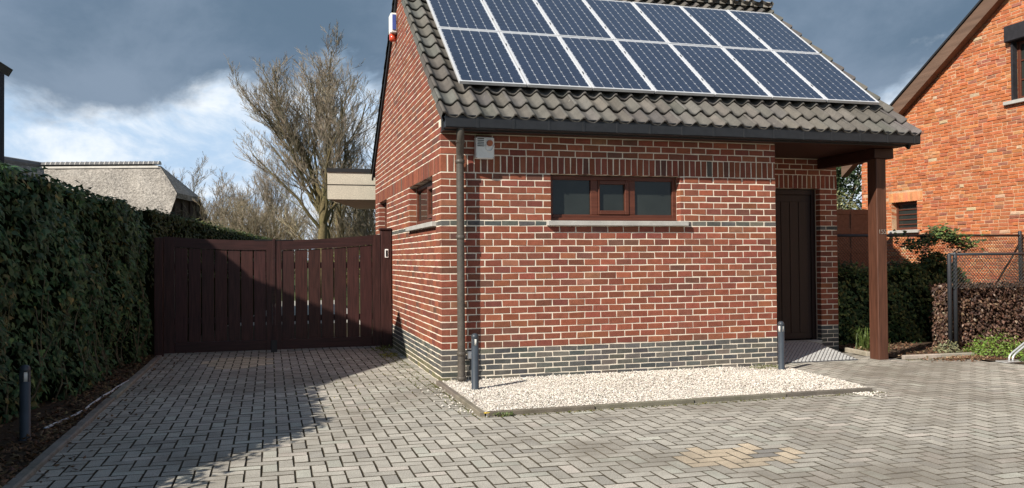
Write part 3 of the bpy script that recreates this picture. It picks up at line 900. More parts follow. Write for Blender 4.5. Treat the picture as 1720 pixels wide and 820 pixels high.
# ------------------------------------------------------------------ bollard lights
bb = MB(); bb.lathe([(.047, 0), (.047, .008), (.0385, .012), (.0385, .455)], 20); bbm = bb.mesh('post', True); bbm.materials.append(M['bollard'])
bl = MB(); bl.lathe([(.033, .455), (.033, .530)], 20); blm = bl.mesh('lens', True); blm.materials.append(M['lens'])
bc = MB(); bc.lathe([(.0385, .530), (.0395, .545), (.037, .562), (.026, .576), (.010, .582)], 20); bcm = bc.mesh('cap', True); bcm.materials.append(M['bollard'])
bs = MB()
for t in (.3, 1.75, 3.3, 4.85):
    a = Vector((math.cos(t), math.sin(t), 0)); b = Vector((-math.sin(t), math.cos(t), 0))
    vs = []
    for zz in (.452, .533):
        for u, w in ((.031, -.013), (.0385, -.013), (.0385, .013), (.031, .013)): vs.append(a*u+b*w+VZ*zz)
    bs.add(vs, [(0, 3, 2, 1), (4, 5, 6, 7), (0, 1, 5, 4), (1, 2, 6, 5), (2, 3, 7, 6), (3, 0, 4, 7)])
bsm = bs.mesh('lens_bars'); bsm.materials.append(M['bollard'])
for loc, rz, lab in (((-3.655, -1.905, .01), 2.6, 'dark blue bollard light standing in the litter before the ivy hedge'),
                     ((.222, -.655, .02), 3.6, 'dark blue bollard light in the gravel beside the downpipe'),
                     ((4.085, -.36, .015), 3.9, 'dark blue bollard light in the gravel beside the porch')):
    p = tag(empty('bollard_light', loc, (0, 0, rz)), lab, 'bollard', 'bollard lights round the drive')
    for nm, me in (('post', bbm), ('lens', blm), ('cap', bcm), ('lens_bars', bsm)): put(nm, me, None, p, world=False)

jb = tag(empty('junction_box', (.30, -.03, 0)), 'small pale junction box with conduit behind the bollard by the downpipe', 'junction box')
q = MB(); q.bbox((.285, -.055, .265), (.345, -.003, .345), .004); q.build('box', M['white_metal'], jb)
q = MB(); q.tube([(.318, -.03, .265), (.318, -.06, .15), (.30, -.18, .06), (.27, -.30, .035)], .009, 8); q.build('conduit', M['hose'], jb, True)

# ------------------------------------------------------------------ door ramp
rm = tag(empty('door_ramp', (5.0, .7, 0)), 'grey studded metal ramp rising to the porch door', 'ramp')
rx0, rx1, ry0, ry1, rz0, rz1 = 4.33, 5.62, .20, 1.06, .012, .150
q = MB()
q.add([(rx0, ry0, rz0), (rx1, ry0, rz0), (rx1, ry1, rz1), (rx0, ry1, rz1), (rx0, 1.275, rz1), (rx1, 1.275, rz1), (rx0, ry0, -.01), (rx1, ry0, -.01), (rx0, 1.275, -.01), (rx1, 1.275, -.01), (rx0, ry1, -.01), (rx1, ry1, -.01)],
      [(0, 1, 2, 3), (3, 2, 5, 4), (6, 7, 1, 0), (7, 11, 2, 1), (11, 9, 5, 2), (9, 8, 4, 5), (8, 10, 3, 4), (10, 6, 0, 3)])
q.build('plate', M['rubber_mat'], rm)
q = MB(); sl_ = (rz1-rz0)/(ry1-ry0)
ny = 0; y = ry0+.03
while y < 1.25:
    x = rx0+.03+(.028 if ny % 2 else 0)
    while x < rx1-.02:
        zz = (rz0+(y-ry0)*sl_ if y < ry1 else rz1)+.0005
        s = sl_ if y < ry1-.02 else 0
        q.add([(x-.022, y, zz+.003), (x, y-.017, zz-.017*s+.003), (x+.022, y, zz+.003), (x, y+.017, zz+.017*s+.003),
               (x-.026, y, zz-.001), (x, y-.021, zz-.021*s-.001), (x+.026, y, zz-.001), (x, y+.021, zz+.021*s-.001)],
              [(0, 1, 2, 3), (4, 5, 1, 0), (5, 6, 2, 1), (6, 7, 3, 2), (7, 4, 0, 3)])
        x += .056
    y += .031; ny += 1
o = q.build('studs', M['ramp_stud'], rm); o['kind'] = 'stuff'

# ------------------------------------------------------------------ driveway gate
GY = 3.95
def gtopz(x): return 1.676 + .075*((x+1.77)/1.55)**2 + (.012*(x+1.77)/1.55)
def gate_leaf(xa, xb, la, lb, label, hinge_x):
    p = tag(empty('gate_leaf', ((xa+xb)/2, GY, .02)), label, 'gate', 'leaves of the wooden drive gate')
    rg = random.Random(int(xa*100))
    for a, b in ((xa, la), (lb, xb)):
        q = MB(); z_a, z_b = gtopz(a), gtopz(b)
        q.add([(a, GY-.03, .035), (b, GY-.03, .035), (b, GY+.03, .035), (a, GY+.03, .035), (a, GY-.03, z_a), (b, GY-.03, z_b), (b, GY+.03, z_b), (a, GY+.03, z_a)],
              [(0, 3, 2, 1), (4, 5, 6, 7), (0, 1, 5, 4), (1, 2, 6, 5), (2, 3, 7, 6), (3, 0, 4, 7)])
        q.build('stile', M['gate'], p)
    q = MB(); q.bbox((la+.001, GY-.028, .035), (lb-.001, GY+.028, .185), .005); q.build('bottom_rail', M['gate_frame'], p)
    q = MB(); n = 10; vs = []
    for i in range(n+1):
        x = la+.001+(lb-la-.002)*i/n; t = gtopz(x)
        vs += [(x, GY-.028, t-.145), (x, GY-.028, t), (x, GY+.028, t), (x, GY+.028, t-.145)]
    F = [(0, 3, 2, 1), (4*n, 4*n+1, 4*n+2, 4*n+3)]
    for i in range(n):
        for k in range(4): F.append((4*i+k, 4*i+4+k, 4*i+4+(k+1) % 4, 4*i+(k+1) % 4)[::-1])
    q.add(vs, F); q.build('top_rail', M['gate_frame'], p)
    pitch = (lb-la)/7
    for i in range(7):
        a = la+i*pitch+(.008 if i else .006); b = la+(i+1)*pitch-(.008 if i < 6 else .006)
        q = MB(); col = rc(rg, (1, 1, 1), .06, .26); t0, t1 = gtopz(a)-.15, gtopz(b)-.15
        q.add([(a, GY-.010, .187), (b, GY-.010, .187), (b, GY+.012, .187), (a, GY+.012, .187), (a, GY-.010, t0), (b, GY-.010, t1), (b, GY+.012, t1), (a, GY+.012, t0),
               (a+.004, GY-.015, .187), (b-.004, GY-.015, .187), (b-.004, GY-.015, t1), (a+.004, GY-.015, t0)],
              [(0, 3, 2, 1), (4, 5, 6, 7), (1, 2, 6, 5), (2, 3, 7, 6), (3, 0, 4, 7), (8, 9, 10, 11), (0, 8, 11, 4), (9, 1, 5, 10)], col)
        q.build('board', M['gate'], p)
    for zz in (.45, 1.25):
        q = MB(); q.bbox((la, GY+.0125, zz), (lb, GY+.030, zz+.09), .003); q.build('cross_rail', M['gate_frame'], p)
    q = MB(); s = 1 if hinge_x > 0 else -1
    q.bbox((xb-.26 if s > 0 else xa+.0, GY-.034, gtopz(xb if s > 0 else xa)-.004), (xb if s > 0 else xa+.26, GY+.034, gtopz(xb if s > 0 else xa)+.012), .002)
    q.build('cap_plate', M['black'], p)
    return p
gate_leaf(-3.312, -1.795, -3.17, -1.885, 'left leaf of the dark brown board gate beside the ivy hedge', 1)
gate_leaf(-1.755, -.180, -1.665, -.305, 'right leaf of the dark brown board gate beside the brick wall', -1)
q = MB(); q.bbox((-1.794, GY-.045, .02), (-1.756, GY+.02, 1.70), .004)
gm = tag(q.build('gate_meeting_post', M['gate_frame']), 'slim dark post where the two gate leaves meet', 'post')
q = MB(); q.bbox((-1.82, GY-.052, .0), (-1.73, GY-.046, .18), .003); q.build('drop_bolt', M['black'], gm)
q = MB(); q.bbox((-.172, GY-.085, -.02), (-.012, GY+.075, 1.83), .006)
gp_ = tag(q.build('gate_post', M['gate']), 'dark brown gate post against the brick gable wall', 'post', 'gate posts')
q = MB(); q.bbox((-.195, GY-.105, 1.831), (-.008, GY+.095, 1.862), .008); q.build('cap', M['gate_frame'], gp_)
q = MB(); q.bbox((-3.44, GY-.07, -.02), (-3.318, GY+.07, 1.72), .006)
tag(q.build('gate_post', M['gate']), 'dark brown gate post at the end of the ivy hedge', 'post', 'gate posts')
ic = tag(empty('intercom', (-.09, GY-.09, 1.45)), 'white framed intercom plate on the gate post', 'intercom')
q = MB(); q.bbox((-.118, GY-.099, 1.40), (-.062, GY-.086, 1.535), .006); q.build('frame', M['white_metal'], ic)
q = MB(); q.bbox((-.106, GY-.103, 1.418), (-.074, GY-.0992, 1.517), .002); q.build('panel', M['black'], ic)

# ------------------------------------------------------------------ leaves
def ivy_leaf_shape(sz):
    o = [(0, 0), (.20, .10), (.50, -.02), (.36, -.34), (.18, -.42), (0, -.95), (-.18, -.42), (-.36, -.34), (-.50, -.02), (-.20, .10)]
    v = [(x*sz, y*sz, -abs(x)*sz*.28 + (.05*sz if i == 5 else 0)) for i, (x, y) in enumerate(o)]
    v.append((0, -.30*sz, .04*sz))
    return v, [(10, i, (i+1) % 10) for i in range(10)][::-1]
def leaf_simple(sz, w=.5):
    return [(0, 0, 0), (w*.5*sz, -.4*sz, -.10*sz), (0, -sz, -.02*sz), (-w*.5*sz, -.4*sz, -.10*sz), (0, -.45*sz, .05*sz)], [(4, 1, 0), (4, 2, 1), (4, 3, 2), (4, 0, 3)]
def orient(nrm, rg, tilt, roll):
    """local z -> nrm with jitter, local -y hangs down"""
    n = (Vector(nrm)+Vector((rg.gauss(0, tilt), rg.gauss(0, tilt), rg.gauss(0, tilt)))).normalized()
    dn = Vector((0, 0, -1)) if abs(n.z) < .92 else Vector((rg.uniform(-1, 1), rg.uniform(-1, 1), 0))
    y = -(dn-n*dn.dot(n)).normalized(); x = y.cross(n)
    a = rg.gauss(0, roll); x, y = x*math.cos(a)+y*math.sin(a), y*math.cos(a)-x*math.sin(a)
    return Matrix((x, y, n)).transposed()
def scatter(mb, pts, shape, rg, colf, tilt=.4, roll=.7):
    for p, n, sz in pts:
        v, f = shape(sz); R_ = orient(n, rg, tilt, roll); p = Vector(p)
        mb.add([p+R_ @ Vector(q) for q in v], f, colf(rg))
def ivy_col(rg):
    q = rg.random()
    b = (.050, .098, .044) if q < .60 else ((.032, .066, .030) if q < .82 else ((.085, .140, .056) if q < .96 else (.15, .14, .05)))
    return rc(rg, b, .10, .32)

def hz(y):
    for (a, za), (b, zb) in (((-9, .6), (-5.5, .9)), ((-5.5, .9), (-4.5, 1.42)), ((-4.5, 1.42), (-3.8, 1.84)), ((-3.8, 1.84), (-3.2, 2.08)), ((-3.2, 2.08), (-2.72, 2.16)), ((-2.72, 2.16), (4.2, 2.10))):
        if a <= y <= b: return za+(zb-za)*(y-a)/(b-a)
    return 2.1
def hx(y, z):
    t = min(1, max(0, z/2.1))
    base = -3.87+.095*min(max(y, -3), 3.8); top = -3.72+.045*min(max(y, -3), 3.8)
    return base*(1-t)+top*t + .06*math.sin(y*2.3+z*1.7)+.045*math.sin(y*5.1-z*3.1) + .04*math.sin(z*6+y*1.3) + .025*math.sin(y*11+z*9)
hedge = tag(empty('ivy_hedge', (-4.2, 0, 0)), 'tall dense ivy hedge in shade along the left of the drive', 'hedge')
hc = MB(); ys = [-5.6+i*.25 for i in range(39)]
vs = []; F = []
for y in ys:
    y = min(y, 3.86); h_ = hz(y)
    for k in range(7):
        z = (h_-.06)*k/6; vs.append((hx(y, z)-.07, y, z))
    vs += [(-4.7, y, h_-.10), (-4.75, y, 0)]
for i in range(len(ys)-1):
    for k in range(8): F.append((9*i+k, 9*i+9+k, 9*i+10+k, 9*i+k+1)[::-1])
F += [tuple(range(9)), tuple(9*(len(ys)-1)+k for k in range(9))[::-1]]
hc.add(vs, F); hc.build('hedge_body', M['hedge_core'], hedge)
rng = random.Random(78)
for i in range(34):
    y = rng.uniform(-2.6, 3.7); z = 0.02; pth = []
    while z < rng.uniform(.8, 2.0):
        pth.append((hx(y, z)+.012, y, z)); z += .16; y += rng.gauss(0, .035)
    if len(pth) > 2:
        q = MB(); q.tube(pth, [.010-.006*j/len(pth) for j in range(len(pth))], 6); q.build('stem', M['bark'], hedge, True)
rng = random.Random(77)
pts = []
for i in range(13500):
    y = rng.uniform(-5.3, 3.86); h_ = hz(y); z = h_*rng.random()**.92
    pts.append(((hx(y, z)+rng.uniform(-.07, .035), y, z), (1, -.15, .28), rng.uniform(.040, .098)))
for i in range(4200):
    y = rng.uniform(-5.0, 3.86); x = rng.uniform(-4.7, hx(y, 2.1)+.02)
    pts.append(((x, y, hz(y)+rng.uniform(-.10, .035)+.03*math.sin(y*3.3)+.02*math.sin(y*9)), (.15, -.1, 1), rng.uniform(.05, .085)))
for i in range(900):
    z = rng.uniform(0, 2.0); x = rng.uniform(-4.7, -3.6)
    pts.append(((x, 3.87+rng.uniform(-.05, .03), z), (0, 1, .3), rng.uniform(.05, .085)))
for i in range(1500):                                # back face
    y = rng.uniform(-5, 3.86); pts.append(((-4.72+rng.uniform(-.05, .05), y, hz(y)*rng.random()), (-1, 0, .3), rng.uniform(.05, .085)))
vis = [i for i, (p, n, s) in enumerate(pts) if in_view(p) and i < 13500 and p[0] > hx(p[1], p[2])-.01]
vis.sort(key=lambda i: (Vector(pts[i][0])-Vector(CAM)).length)
single = set(vis[:280])
lm = []
for i in range(10):
    q = MB(); v, f = ivy_leaf_shape(.074); q.add(v, f, ivy_col(random.Random(900+i))); me = q.mesh('leaf'); me.materials.append(M['ivy']); lm.append(me)
fol = MB()
for i, (p, n, sz) in enumerate(pts):
    if i in single:
        o = put('leaf', rng.choice(lm), None, hedge, p)
        o.rotation_euler = orient(n, rng, .38, .7).to_euler(); k = sz/.074; o.scale = (k, k, k)
    else: scatter(fol, [(p, n, sz)], ivy_leaf_shape, rng, ivy_col, .38, .7)
o = fol.build('foliage', M['ivy'], hedge); o['kind'] = 'stuff'

# hedge running on behind the gate
h2 = tag(empty('clipped_hedge', (-3.0, 9, 0)), 'clipped evergreen hedge running back beyond the gate', 'hedge')
A2, B2 = Vector((-3.50, 4.05, 0)), Vector((-1.72, 15.8, 0)); d2 = (B2-A2).normalized(); n2 = Vector((d2.y, -d2.x, 0)); l2 = (B2-A2).length
c2 = MB()
q0, q1 = A2-n2*.04, B2-n2*.04
c2.add([q0, q1, q1-n2*.9, q0-n2*.9, q0+VZ*2.12, q1+VZ*1.93, q1-n2*.9+VZ*1.93, q0-n2*.9+VZ*2.12], [(0, 3, 2, 1), (4, 5, 6, 7), (0, 1, 5, 4), (1, 2, 6, 5), (2, 3, 7, 6), (3, 0, 4, 7)])
c2.build('hedge_body', M['hedge_core'], h2)
pts = []
for i in range(6500):
    t = rng.random()**1.3; zt = 2.14-.19*t
    p = A2+d2*(t*l2)
    if rng.random() < .6: z = zt-1.1*rng.random()**1.6; pts.append((p+n2*rng.uniform(-.05, .05)+VZ*z, tuple(n2+VZ*.3), rng.uniform(.045, .075)))
    else: pts.append((p-n2*rng.uniform(-.03, .9)+VZ*(zt+rng.uniform(-.07, .05)), (0, 0, 1), rng.uniform(.045, .075)))
f2 = MB()
scatter(f2, pts, lambda s: leaf_simple(s, .6), rng, lambda rg: rc(rg, (.052, .078, .026) if rg.random() < .75 else (.12, .13, .04), .1, .3), .5, .8)
o = f2.build('foliage', M['hedge_leaf'], h2); o['kind'] = 'stuff'

# litter under the hedge
lt = MB(); rng = random.Random(41); pts = []
for i in range(2600):
    y = rng.uniform(-3.8, 3.8); x = -3.40-abs(rng.gauss(0, .22))
    if x < -4.1: continue
    pts.append(((x, y, .018+rng.uniform(0, .03)), (0, 0, 1), rng.uniform(.03, .065)))
for i in range(130):
    y = rng.uniform(-3.6, 3.7); pts.append(((-3.30+abs(rng.gauss(0, .18)), y, .008), (0, 0, 1), rng.uniform(.025, .05)))
def lit_col(rg):
    q = rg.random(); b = (.13, .075, .040) if q < .5 else ((.070, .042, .028) if q < .8 else (.20, .14, .075))
    return rc(rg, b, .1, .3)
scatter(lt, pts, lambda s: leaf_simple(s, .6), rng, lit_col, .35, 3)
tag(lt.build('fallen_leaves', M['litter']), 'brown fallen leaves along the kerb under the ivy hedge', 'leaves', kind='stuff')
lt = MB(); pts = []
for i in range(700):
    x = rng.gauss(7.05, .28); y = -.12-abs(rng.gauss(0, .10))-max(0, x-7.1)*.9 + rng.gauss(0, .05)
    if y > .05: continue
    pts.append(((x, y, .010+rng.uniform(0, .025)), (0, 0, 1), rng.uniform(.025, .055)))
for i in range(800):
    pts.append(((rng.uniform(6.3, 7.6), rng.uniform(.15, 1.7), .02+rng.uniform(0, .02)), (0, 0, 1), rng.uniform(.03, .06)))
scatter(lt, pts, lambda s: leaf_simple(s, .6), rng, lambda rg: rc(rg, (.16, .085, .05) if rg.random() < .7 else (.30, .21, .13), .1, .3), .4, 3)
tag(lt.build('fallen_leaves', M['litter']), 'reddish fallen leaves on the kerb before the dry beech hedge', 'leaves', kind='stuff')

q = MB(); q.tube([(-3.60, -1.55, .028), (-3.565, -1.40, .034), (-3.50, -1.05, .030), (-3.455, -.72, .036), (-3.47, -.45, .028), (-3.435, .05, .040), (-3.41, .35, .036), (-3.43, .62, .024), (-3.40, .95, .028), (-3.375, 1.15, .03)], .011, 8)
tag(q.build('cable', M['cable'], None, True), 'white cable lying in the leaf litter along the kerb', 'cable')

# ------------------------------------------------------------------ neighbour house with the orange gable wall
NX = 10.37
nb = tag(empty('neighbour_house', (NX, 2, 0)), 'orange brick house with brown verge board behind the fence', 'house')
def ntop(y): return 5.849+(2.573-y)*.637-.24
UW = (.95, 2.136, 4.000, 5.009); LW = (4.414, 5.121, 1.879, 2.435)      # y0, y1, z0, z1
NY0, NY1, NYR = -1.0, 6.005, .1
def ncore(mb, x):
    l0, l1, lz0, lz1 = LW; u0, u1, uz0, uz1 = UW; zt = 3.2
    mb.box((x, NY0, -.05), (x+.3, l0, zt)); mb.box((x, l1, -.05), (x+.3, NY1, zt)); mb.box((x, l0, -.05), (x+.3, l1, lz0-.01)); mb.box((x, l0, lz1+.01), (x+.3, l1, zt))
    mb.box((x, NYR, zt), (x+.3, u1, uz0-.01)); mb.box((x, NYR, uz0-.01), (x+.3, u0, uz1+.05)); mb.box((x, u0, uz1+.01), (x+.3, u1, uz1+.05))
    for ya, yb, zb in ((u1, NY1, zt), (NYR, u1, uz1+.05)):
        P = [(ya, zb), (yb, zb), (yb, ntop(yb)), (ya, ntop(ya))]
        mb.add([(x, a, b) for a, b in P]+[(x+.3, a, b) for a, b in P], [(0, 3, 2, 1), (4, 5, 6, 7), (0, 1, 5, 4), (1, 2, 6, 5), (2, 3, 7, 6), (3, 0, 4, 7)])
nc = MB(); ncore(nc, NX+.0045)
nwall = nc.build('gable_wall', M['old_mortar'], nb)
rng = random.Random(31); nl = []; sol = []
z = 0.0; k = 0
while z < 7.0:
    p = .062
    y = NY0 + (0 if k % 2 else .1)
    zc_ = z+p/2
    while y < NY1:
        hd = rng.random() < .25
        w = (.1 if hd else .2)*rng.uniform(.94, 1.06)
        a, b = y+.004, min(y+w-.004, NY1); y += w
        if zc_ > ntop((a+b)/2)+.06 or (a < NYR and zc_ > 4): continue
        seg = [(a, b)]
        for r0, r1, q0, q1 in ((UW[0], UW[1], UW[2]-.04, UW[3]+.27), (LW[0], LW[1], LW[2]-.06, LW[3]), (LW[0]-.15, LW[1]+.08, LW[3], LW[3]+.205)):
            if q0 < zc_ < q1:
                ns = []
                for s0, s1 in seg:
                    if s1 <= r0 or s0 >= r1: ns.append((s0, s1)); continue
                    if s0 < r0-.03: ns.append((s0, r0))
                    if s1 > r1+.03: ns.append((r1, s1))
                seg = ns
        for s0, s1 in seg:
            if s1-s0 < .03: continue
            pr = rng.uniform(-.003, .009)
            dp2 = .12 if any(q0 < zc_ < q1 and (abs(s0-r1) < .004 or abs(s1-r0) < .004) for r0, r1, q0, q1 in (UW, LW)) else .03
            nl.append(((NX, (s0+s1)/2, zc_), (lambda mb, s0=s0, s1=s1, z=z, pr=pr, dp2=dp2, c=orange(rng), sd_=rng.random():
                block(mb, (NX-pr, s0, z+.004), VY, VZ, -VX, s1-s0, .054, dp2, .006, c, random.Random(sd_), .0035, .003))))
    z += p; k += 1
pieces(nl, 'brick', M['old_brick'], nwall, 300, 'bricks', seen=lambda c: c[2] > 1.5)
y = LW[0]-.145; sl2 = []
while y < LW[1]+.06:
    sl2.append(((NX, y+.03, LW[3]+.1), (lambda mb, y=y, c=rc(rng, (.62, .25, .12), .1, .15), sd_=rng.random():
        block(mb, (NX-.006, y, LW[3]+.006), VY, VZ, -VX, .058, .185, .12, .005, c, random.Random(sd_), .003, .002))))
    y += .066
pieces(sl2, 'soldier_brick', M['old_brick'], nwall, 20, 'soldier_bricks')
# small window
q = MB(); a, b, c, d_ = LW
for y0, y1, z0, z1 in ((a, a+.05, c, d_), (b-.05, b, c, d_), (a+.05, b-.05, d_-.05, d_), (a+.05, b-.05, c, c+.05)): q.bbox((NX+.12, y0, z0), (NX+.18, y1, z1), .004)
w1 = q.build('window', M['frame'], nb)
q = MB(); q.box((NX+.145, a+.051, c+.051), (NX+.155, b-.051, d_-.051)); q.build('pane', M['glass'], w1)
for i in range(4):
    q = MB(); zz = c+.10+i*.10; q.bbox((NX+.128, a+.051, zz), (NX+.142, b-.051, zz+.022), .002); q.build('slat', M['frame'], w1)
q = MB(); q.bbox((NX-.05, a-.06, c-.065), (NX+.11, b+.06, c-.004), .004); q.build('sill', M['sill'], w1)
# upper window with roller box
q = MB(); a, b, c, d_ = UW
for y0, y1, z0, z1 in ((a, a+.06, c, d_), (b-.06, b, c, d_), (a+.06, b-.06, d_-.06, d_), (a+.06, b-.06, c, c+.06), (1.45, 1.51, c+.06, d_-.06)): q.bbox((NX+.08, y0, z0), (NX+.14, y1, z1), .004)
w2 = q.build('window', M['frame'], nb)
for a2, b2 in ((a+.061, 1.449), (1.511, b-.061)):
    q = MB(); q.box((NX+.105, a2, c+.061), (NX+.115, b2, d_-.061)); q.build('pane', M['glass'], w2)
q = MB()
for zz in (4.33, 4.66): q.bbox((NX+.09, a+.061, zz), (NX+.104, b-.061, zz+.025), .002)
q.build('glazing_bar', M['frame'], w2)
q = MB(); q.bbox((NX-.10, a-.05, d_-.01), (NX+.12, b+.11, d_+.27), .015); q.build('roller_box', M['dark_house'], w2)
q = MB(); q.bbox((NX-.03, b-.005, c), (NX+.075, b+.035, d_-.012), .004); q.build('roller_guide', M['dark_house'], w2)
q = MB(); q.bbox((NX-.07, a-.06, c-.065), (NX+.075, b+.17, c-.004), .004); q.build('sill', M['sill'], w2)
# verge board and roof
def rk(y, dz): return ntop(y)+.24+dz
q = MB()
ya, yb = NYR, NY1+.45
P = [(ya, rk(ya, -.29)), (yb, rk(yb, -.29)), (yb, rk(yb, 0)), (ya, rk(ya, 0))]
q.add([(NX-.16, a, b) for a, b in P]+[(NX-.012, a, b) for a, b in P], [(0, 3, 2, 1), (4, 5, 6, 7), (0, 1, 5, 4), (1, 2, 6, 5), (2, 3, 7, 6), (3, 0, 4, 7)])
q.build('verge_board', M['brown_board'], nb)
q = MB()
P = [(ya, rk(ya, .004)), (yb, rk(yb, .004)), (yb, rk(yb, .045)), (ya, rk(ya, .045))]
q.add([(NX-.19, a, b) for a, b in P]+[(NX+7, a, b) for a, b in P], [(0, 3, 2, 1), (4, 5, 6, 7), (0, 1, 5, 4), (1, 2, 6, 5), (2, 3, 7, 6), (3, 0, 4, 7)])
yc = 2*NYR-yb
P = [(ya, rk(ya, .004)), (yc, rk(yb, .004)), (yc, rk(yb, .045)), (ya, rk(ya, .045))]
q.add([(NX-.19, a, b) for a, b in P]+[(NX+7, a, b) for a, b in P], [(0, 1, 2, 3), (7, 6, 5, 4), (0, 4, 5, 1), (1, 5, 6, 2), (2, 6, 7, 3), (3, 7, 4, 0)])
q.build('roof', M['roof_felt'], nb)
q = MB(); q.box((NX+.304, NY1-.3, -.05), (NX+7, NY1-.01, 3.2)); q.box((NX+.004, 2*NYR-NY1, -.05), (NX+.3, NY0-.002, 3.2))
P = [(NYR-.002, 3.2), (2*NYR-NY1, 3.2), (2*NYR-NY1, ntop(NY1)), (NYR-.002, ntop(NYR))]
q.add([(NX+.004, a, b) for a, b in P]+[(NX+.3, a, b) for a, b in P], [(0, 1, 2, 3), (7, 6, 5, 4), (0, 4, 5, 1), (1, 5, 6, 2), (2, 6, 7, 3), (3, 7, 4, 0)])
q.build('rear_wall', M['old_mortar'], nb)

# panelled wooden gate between the two houses
wg = tag(empty('side_gate', (8.6, 4.75, 0)), 'brown panelled wooden gate between the two brick houses', 'gate')
q = MB(); gy = 4.75
for a, b in ((7.0, 7.1), (8.05, 8.15), (9.1, 9.2), (9.72, 9.82)): q.bbox((a, gy, .05), (b, gy+.06, 2.28), .006)
for z0, z1 in ((.05, .2), (1.42, 1.52), (1.80, 1.90), (2.18, 2.279)): q.bbox((7.101, gy+.006, z0), (9.719, gy+.054, z1), .004)
fr = q.build('frame', M['brown_board'], wg)
for a, b in ((7.11, 8.04), (8.16, 9.09), (9.21, 9.71)):
    for z0, z1 in ((.21, 1.41), (1.53, 1.79), (1.91, 2.17)):
        q = MB(); q.bbox((a-.03, gy+.02, z0-.03), (b+.03, gy+.04, z1+.03), .008); q.build('panel', M['brown_board'], wg)

# ------------------------------------------------------------------ fences
def fence(name, label, A, B, h, posts, low, grp):
    A = Vector(A); B = Vector(B); d = (B-A).normalized(); ln = (B-A).length
    p = tag(empty(name, A), label, 'fence', grp)
    for t, ph in posts:
        q = MB(); c = A+d*t; q.lathe([(.030, -.02), (.030, ph), (.026, ph+.012), (.010, ph+.018)], 12, c); q.build('post', M['steel_paint'], p, True)
    q = MB(); q.tube([A+VZ*h, B+VZ*h], .022, 10); q.build('rail', M['steel_paint'], p, True)
    q = MB(); st = .055
    zt, zb = h-.03, low
    hh = zt-zb
    x = -hh
    off = Vector((d.y, -d.x, 0))*.028
    while x < ln:
        for s in (1, -1):
            u0, u1 = (x, x+hh) if s > 0 else (x+hh, x)
            pa, pb = [u0, zb], [u1, zt]
            # clip to 0..ln
            def cut(u, v):
                (ua, za), (ub, zb2) = u, v
                t0, t1 = 0.0, 1.0
                du = ub-ua
                for lim, sg in ((0, 1), (ln, -1)):
                    fa, fb = (ua-lim)*sg, (ub-lim)*sg
                    if fa < 0 and fb < 0: return None
                    if fa < 0: t0 = max(t0, fa/(fa-fb))
                    elif fb < 0: t1 = min(t1, fa/(fa-fb))
                if t1-t0 < 1e-3: return None
                return (ua+du*t0, za+(zb2-za)*t0), (ua+du*t1, za+(zb2-za)*t1)
            r = cut(pa, pb)
            if r:
                (a, za), (b, zb2) = r
                q.tube([A+d*a+VZ*za+off*(1+.14*s), A+d*b+VZ*zb2+off*(1+.14*s)], .0032, 4, False)
        x += st
    o = q.build('wire_mesh', M['wire'], p); o['kind'] = 'stuff'
    return p
fence('chain_link_fence', 'tall chain link fence with dark rail in front of the orange wall', (6.22, 1.98, 0), (10.33, 1.98, 0), 1.69, [(.30, 1.70), (4.05, 1.75)], .05, 'chain link fences')
fence('chain_link_fence', 'low chain link fence with dark posts above the dry beech hedge', (7.40, .50, 0), (9.55, .50, 0), 1.385, [(.0, 1.38), (.10, 1.40), (2.1, 1.4)], .9, 'chain link fences')

# ivy swallowing the tall fence
iv = tag(empty('ivy_bush', (7.4, 1.9, 0)), 'dark ivy bush climbing the fence behind the porch post', 'bush')
def ivh(x):
    b = 1.19+.05*math.sin(x*5)
    m_ = .46*math.exp(-((x-8.42)/.24)**2) + .34*math.exp(-((x-8.80)/.26)**2)
    return (b if x < 7.9 else max(.75, b-.45*(x-7.9))) + m_
q = MB(); n = 30
vs = []; F = []
for i in range(n+1):
    x = 6.25+i*(9.7-6.25)/n; h_ = ivh(x)-.12
    vs += [(x, 1.75, .0), (x, 1.78, h_*.7), (x, 1.88, h_), (x, 2.06, h_), (x, 2.10, 0)]
for i in range(n):
    for k in range(4): F.append((5*i+k, 5*i+5+k, 5*i+6+k, 5*i+k+1))
F += [(4, 3, 2, 1, 0), tuple(5*n+k for k in range(5))]
q.add(vs, F); q.build('hedge_body', M['hedge_core'], iv)
rng = random.Random(9); pts = []
for i in range(8200):
    x = rng.uniform(6.22, 9.75); h_ = ivh(x)
    r = rng.random()
    if r < .62: z = h_*rng.random(); pts.append(((x, 1.73+.06*math.sin(x*7+z*5)+rng.uniform(-.06, .05)+(.10 if z > h_*.8 else 0), z), (-.1, -1, .35), rng.uniform(.04, .07)))
    elif r < .9: pts.append(((x, rng.uniform(1.75, 2.12), h_-.04+rng.gauss(0, .05)), (-.2, -.3, 1), rng.uniform(.04, .075)))
    else: pts.append(((x, 2.12+rng.uniform(-.03, .04), h_*rng.random()), (0, 1, .3), rng.uniform(.04, .07)))
for i in range(900):
    x = rng.gauss(8.62, .36); pts.append(((x, 1.95+rng.gauss(0, .09), 1.64+.10*math.sin(x*6)+rng.gauss(0, .06)), (-.4, -.4, 1), rng.uniform(.04, .075)))
q = MB(); scatter(q, pts, ivy_leaf_shape, rng, lambda rg: rc(rg, (.045, .080, .028) if rg.random() < .7 else (.16, .19, .06), .1, .3), .42, .8)
o = q.build('foliage', M['ivy'], iv); o['kind'] = 'stuff'

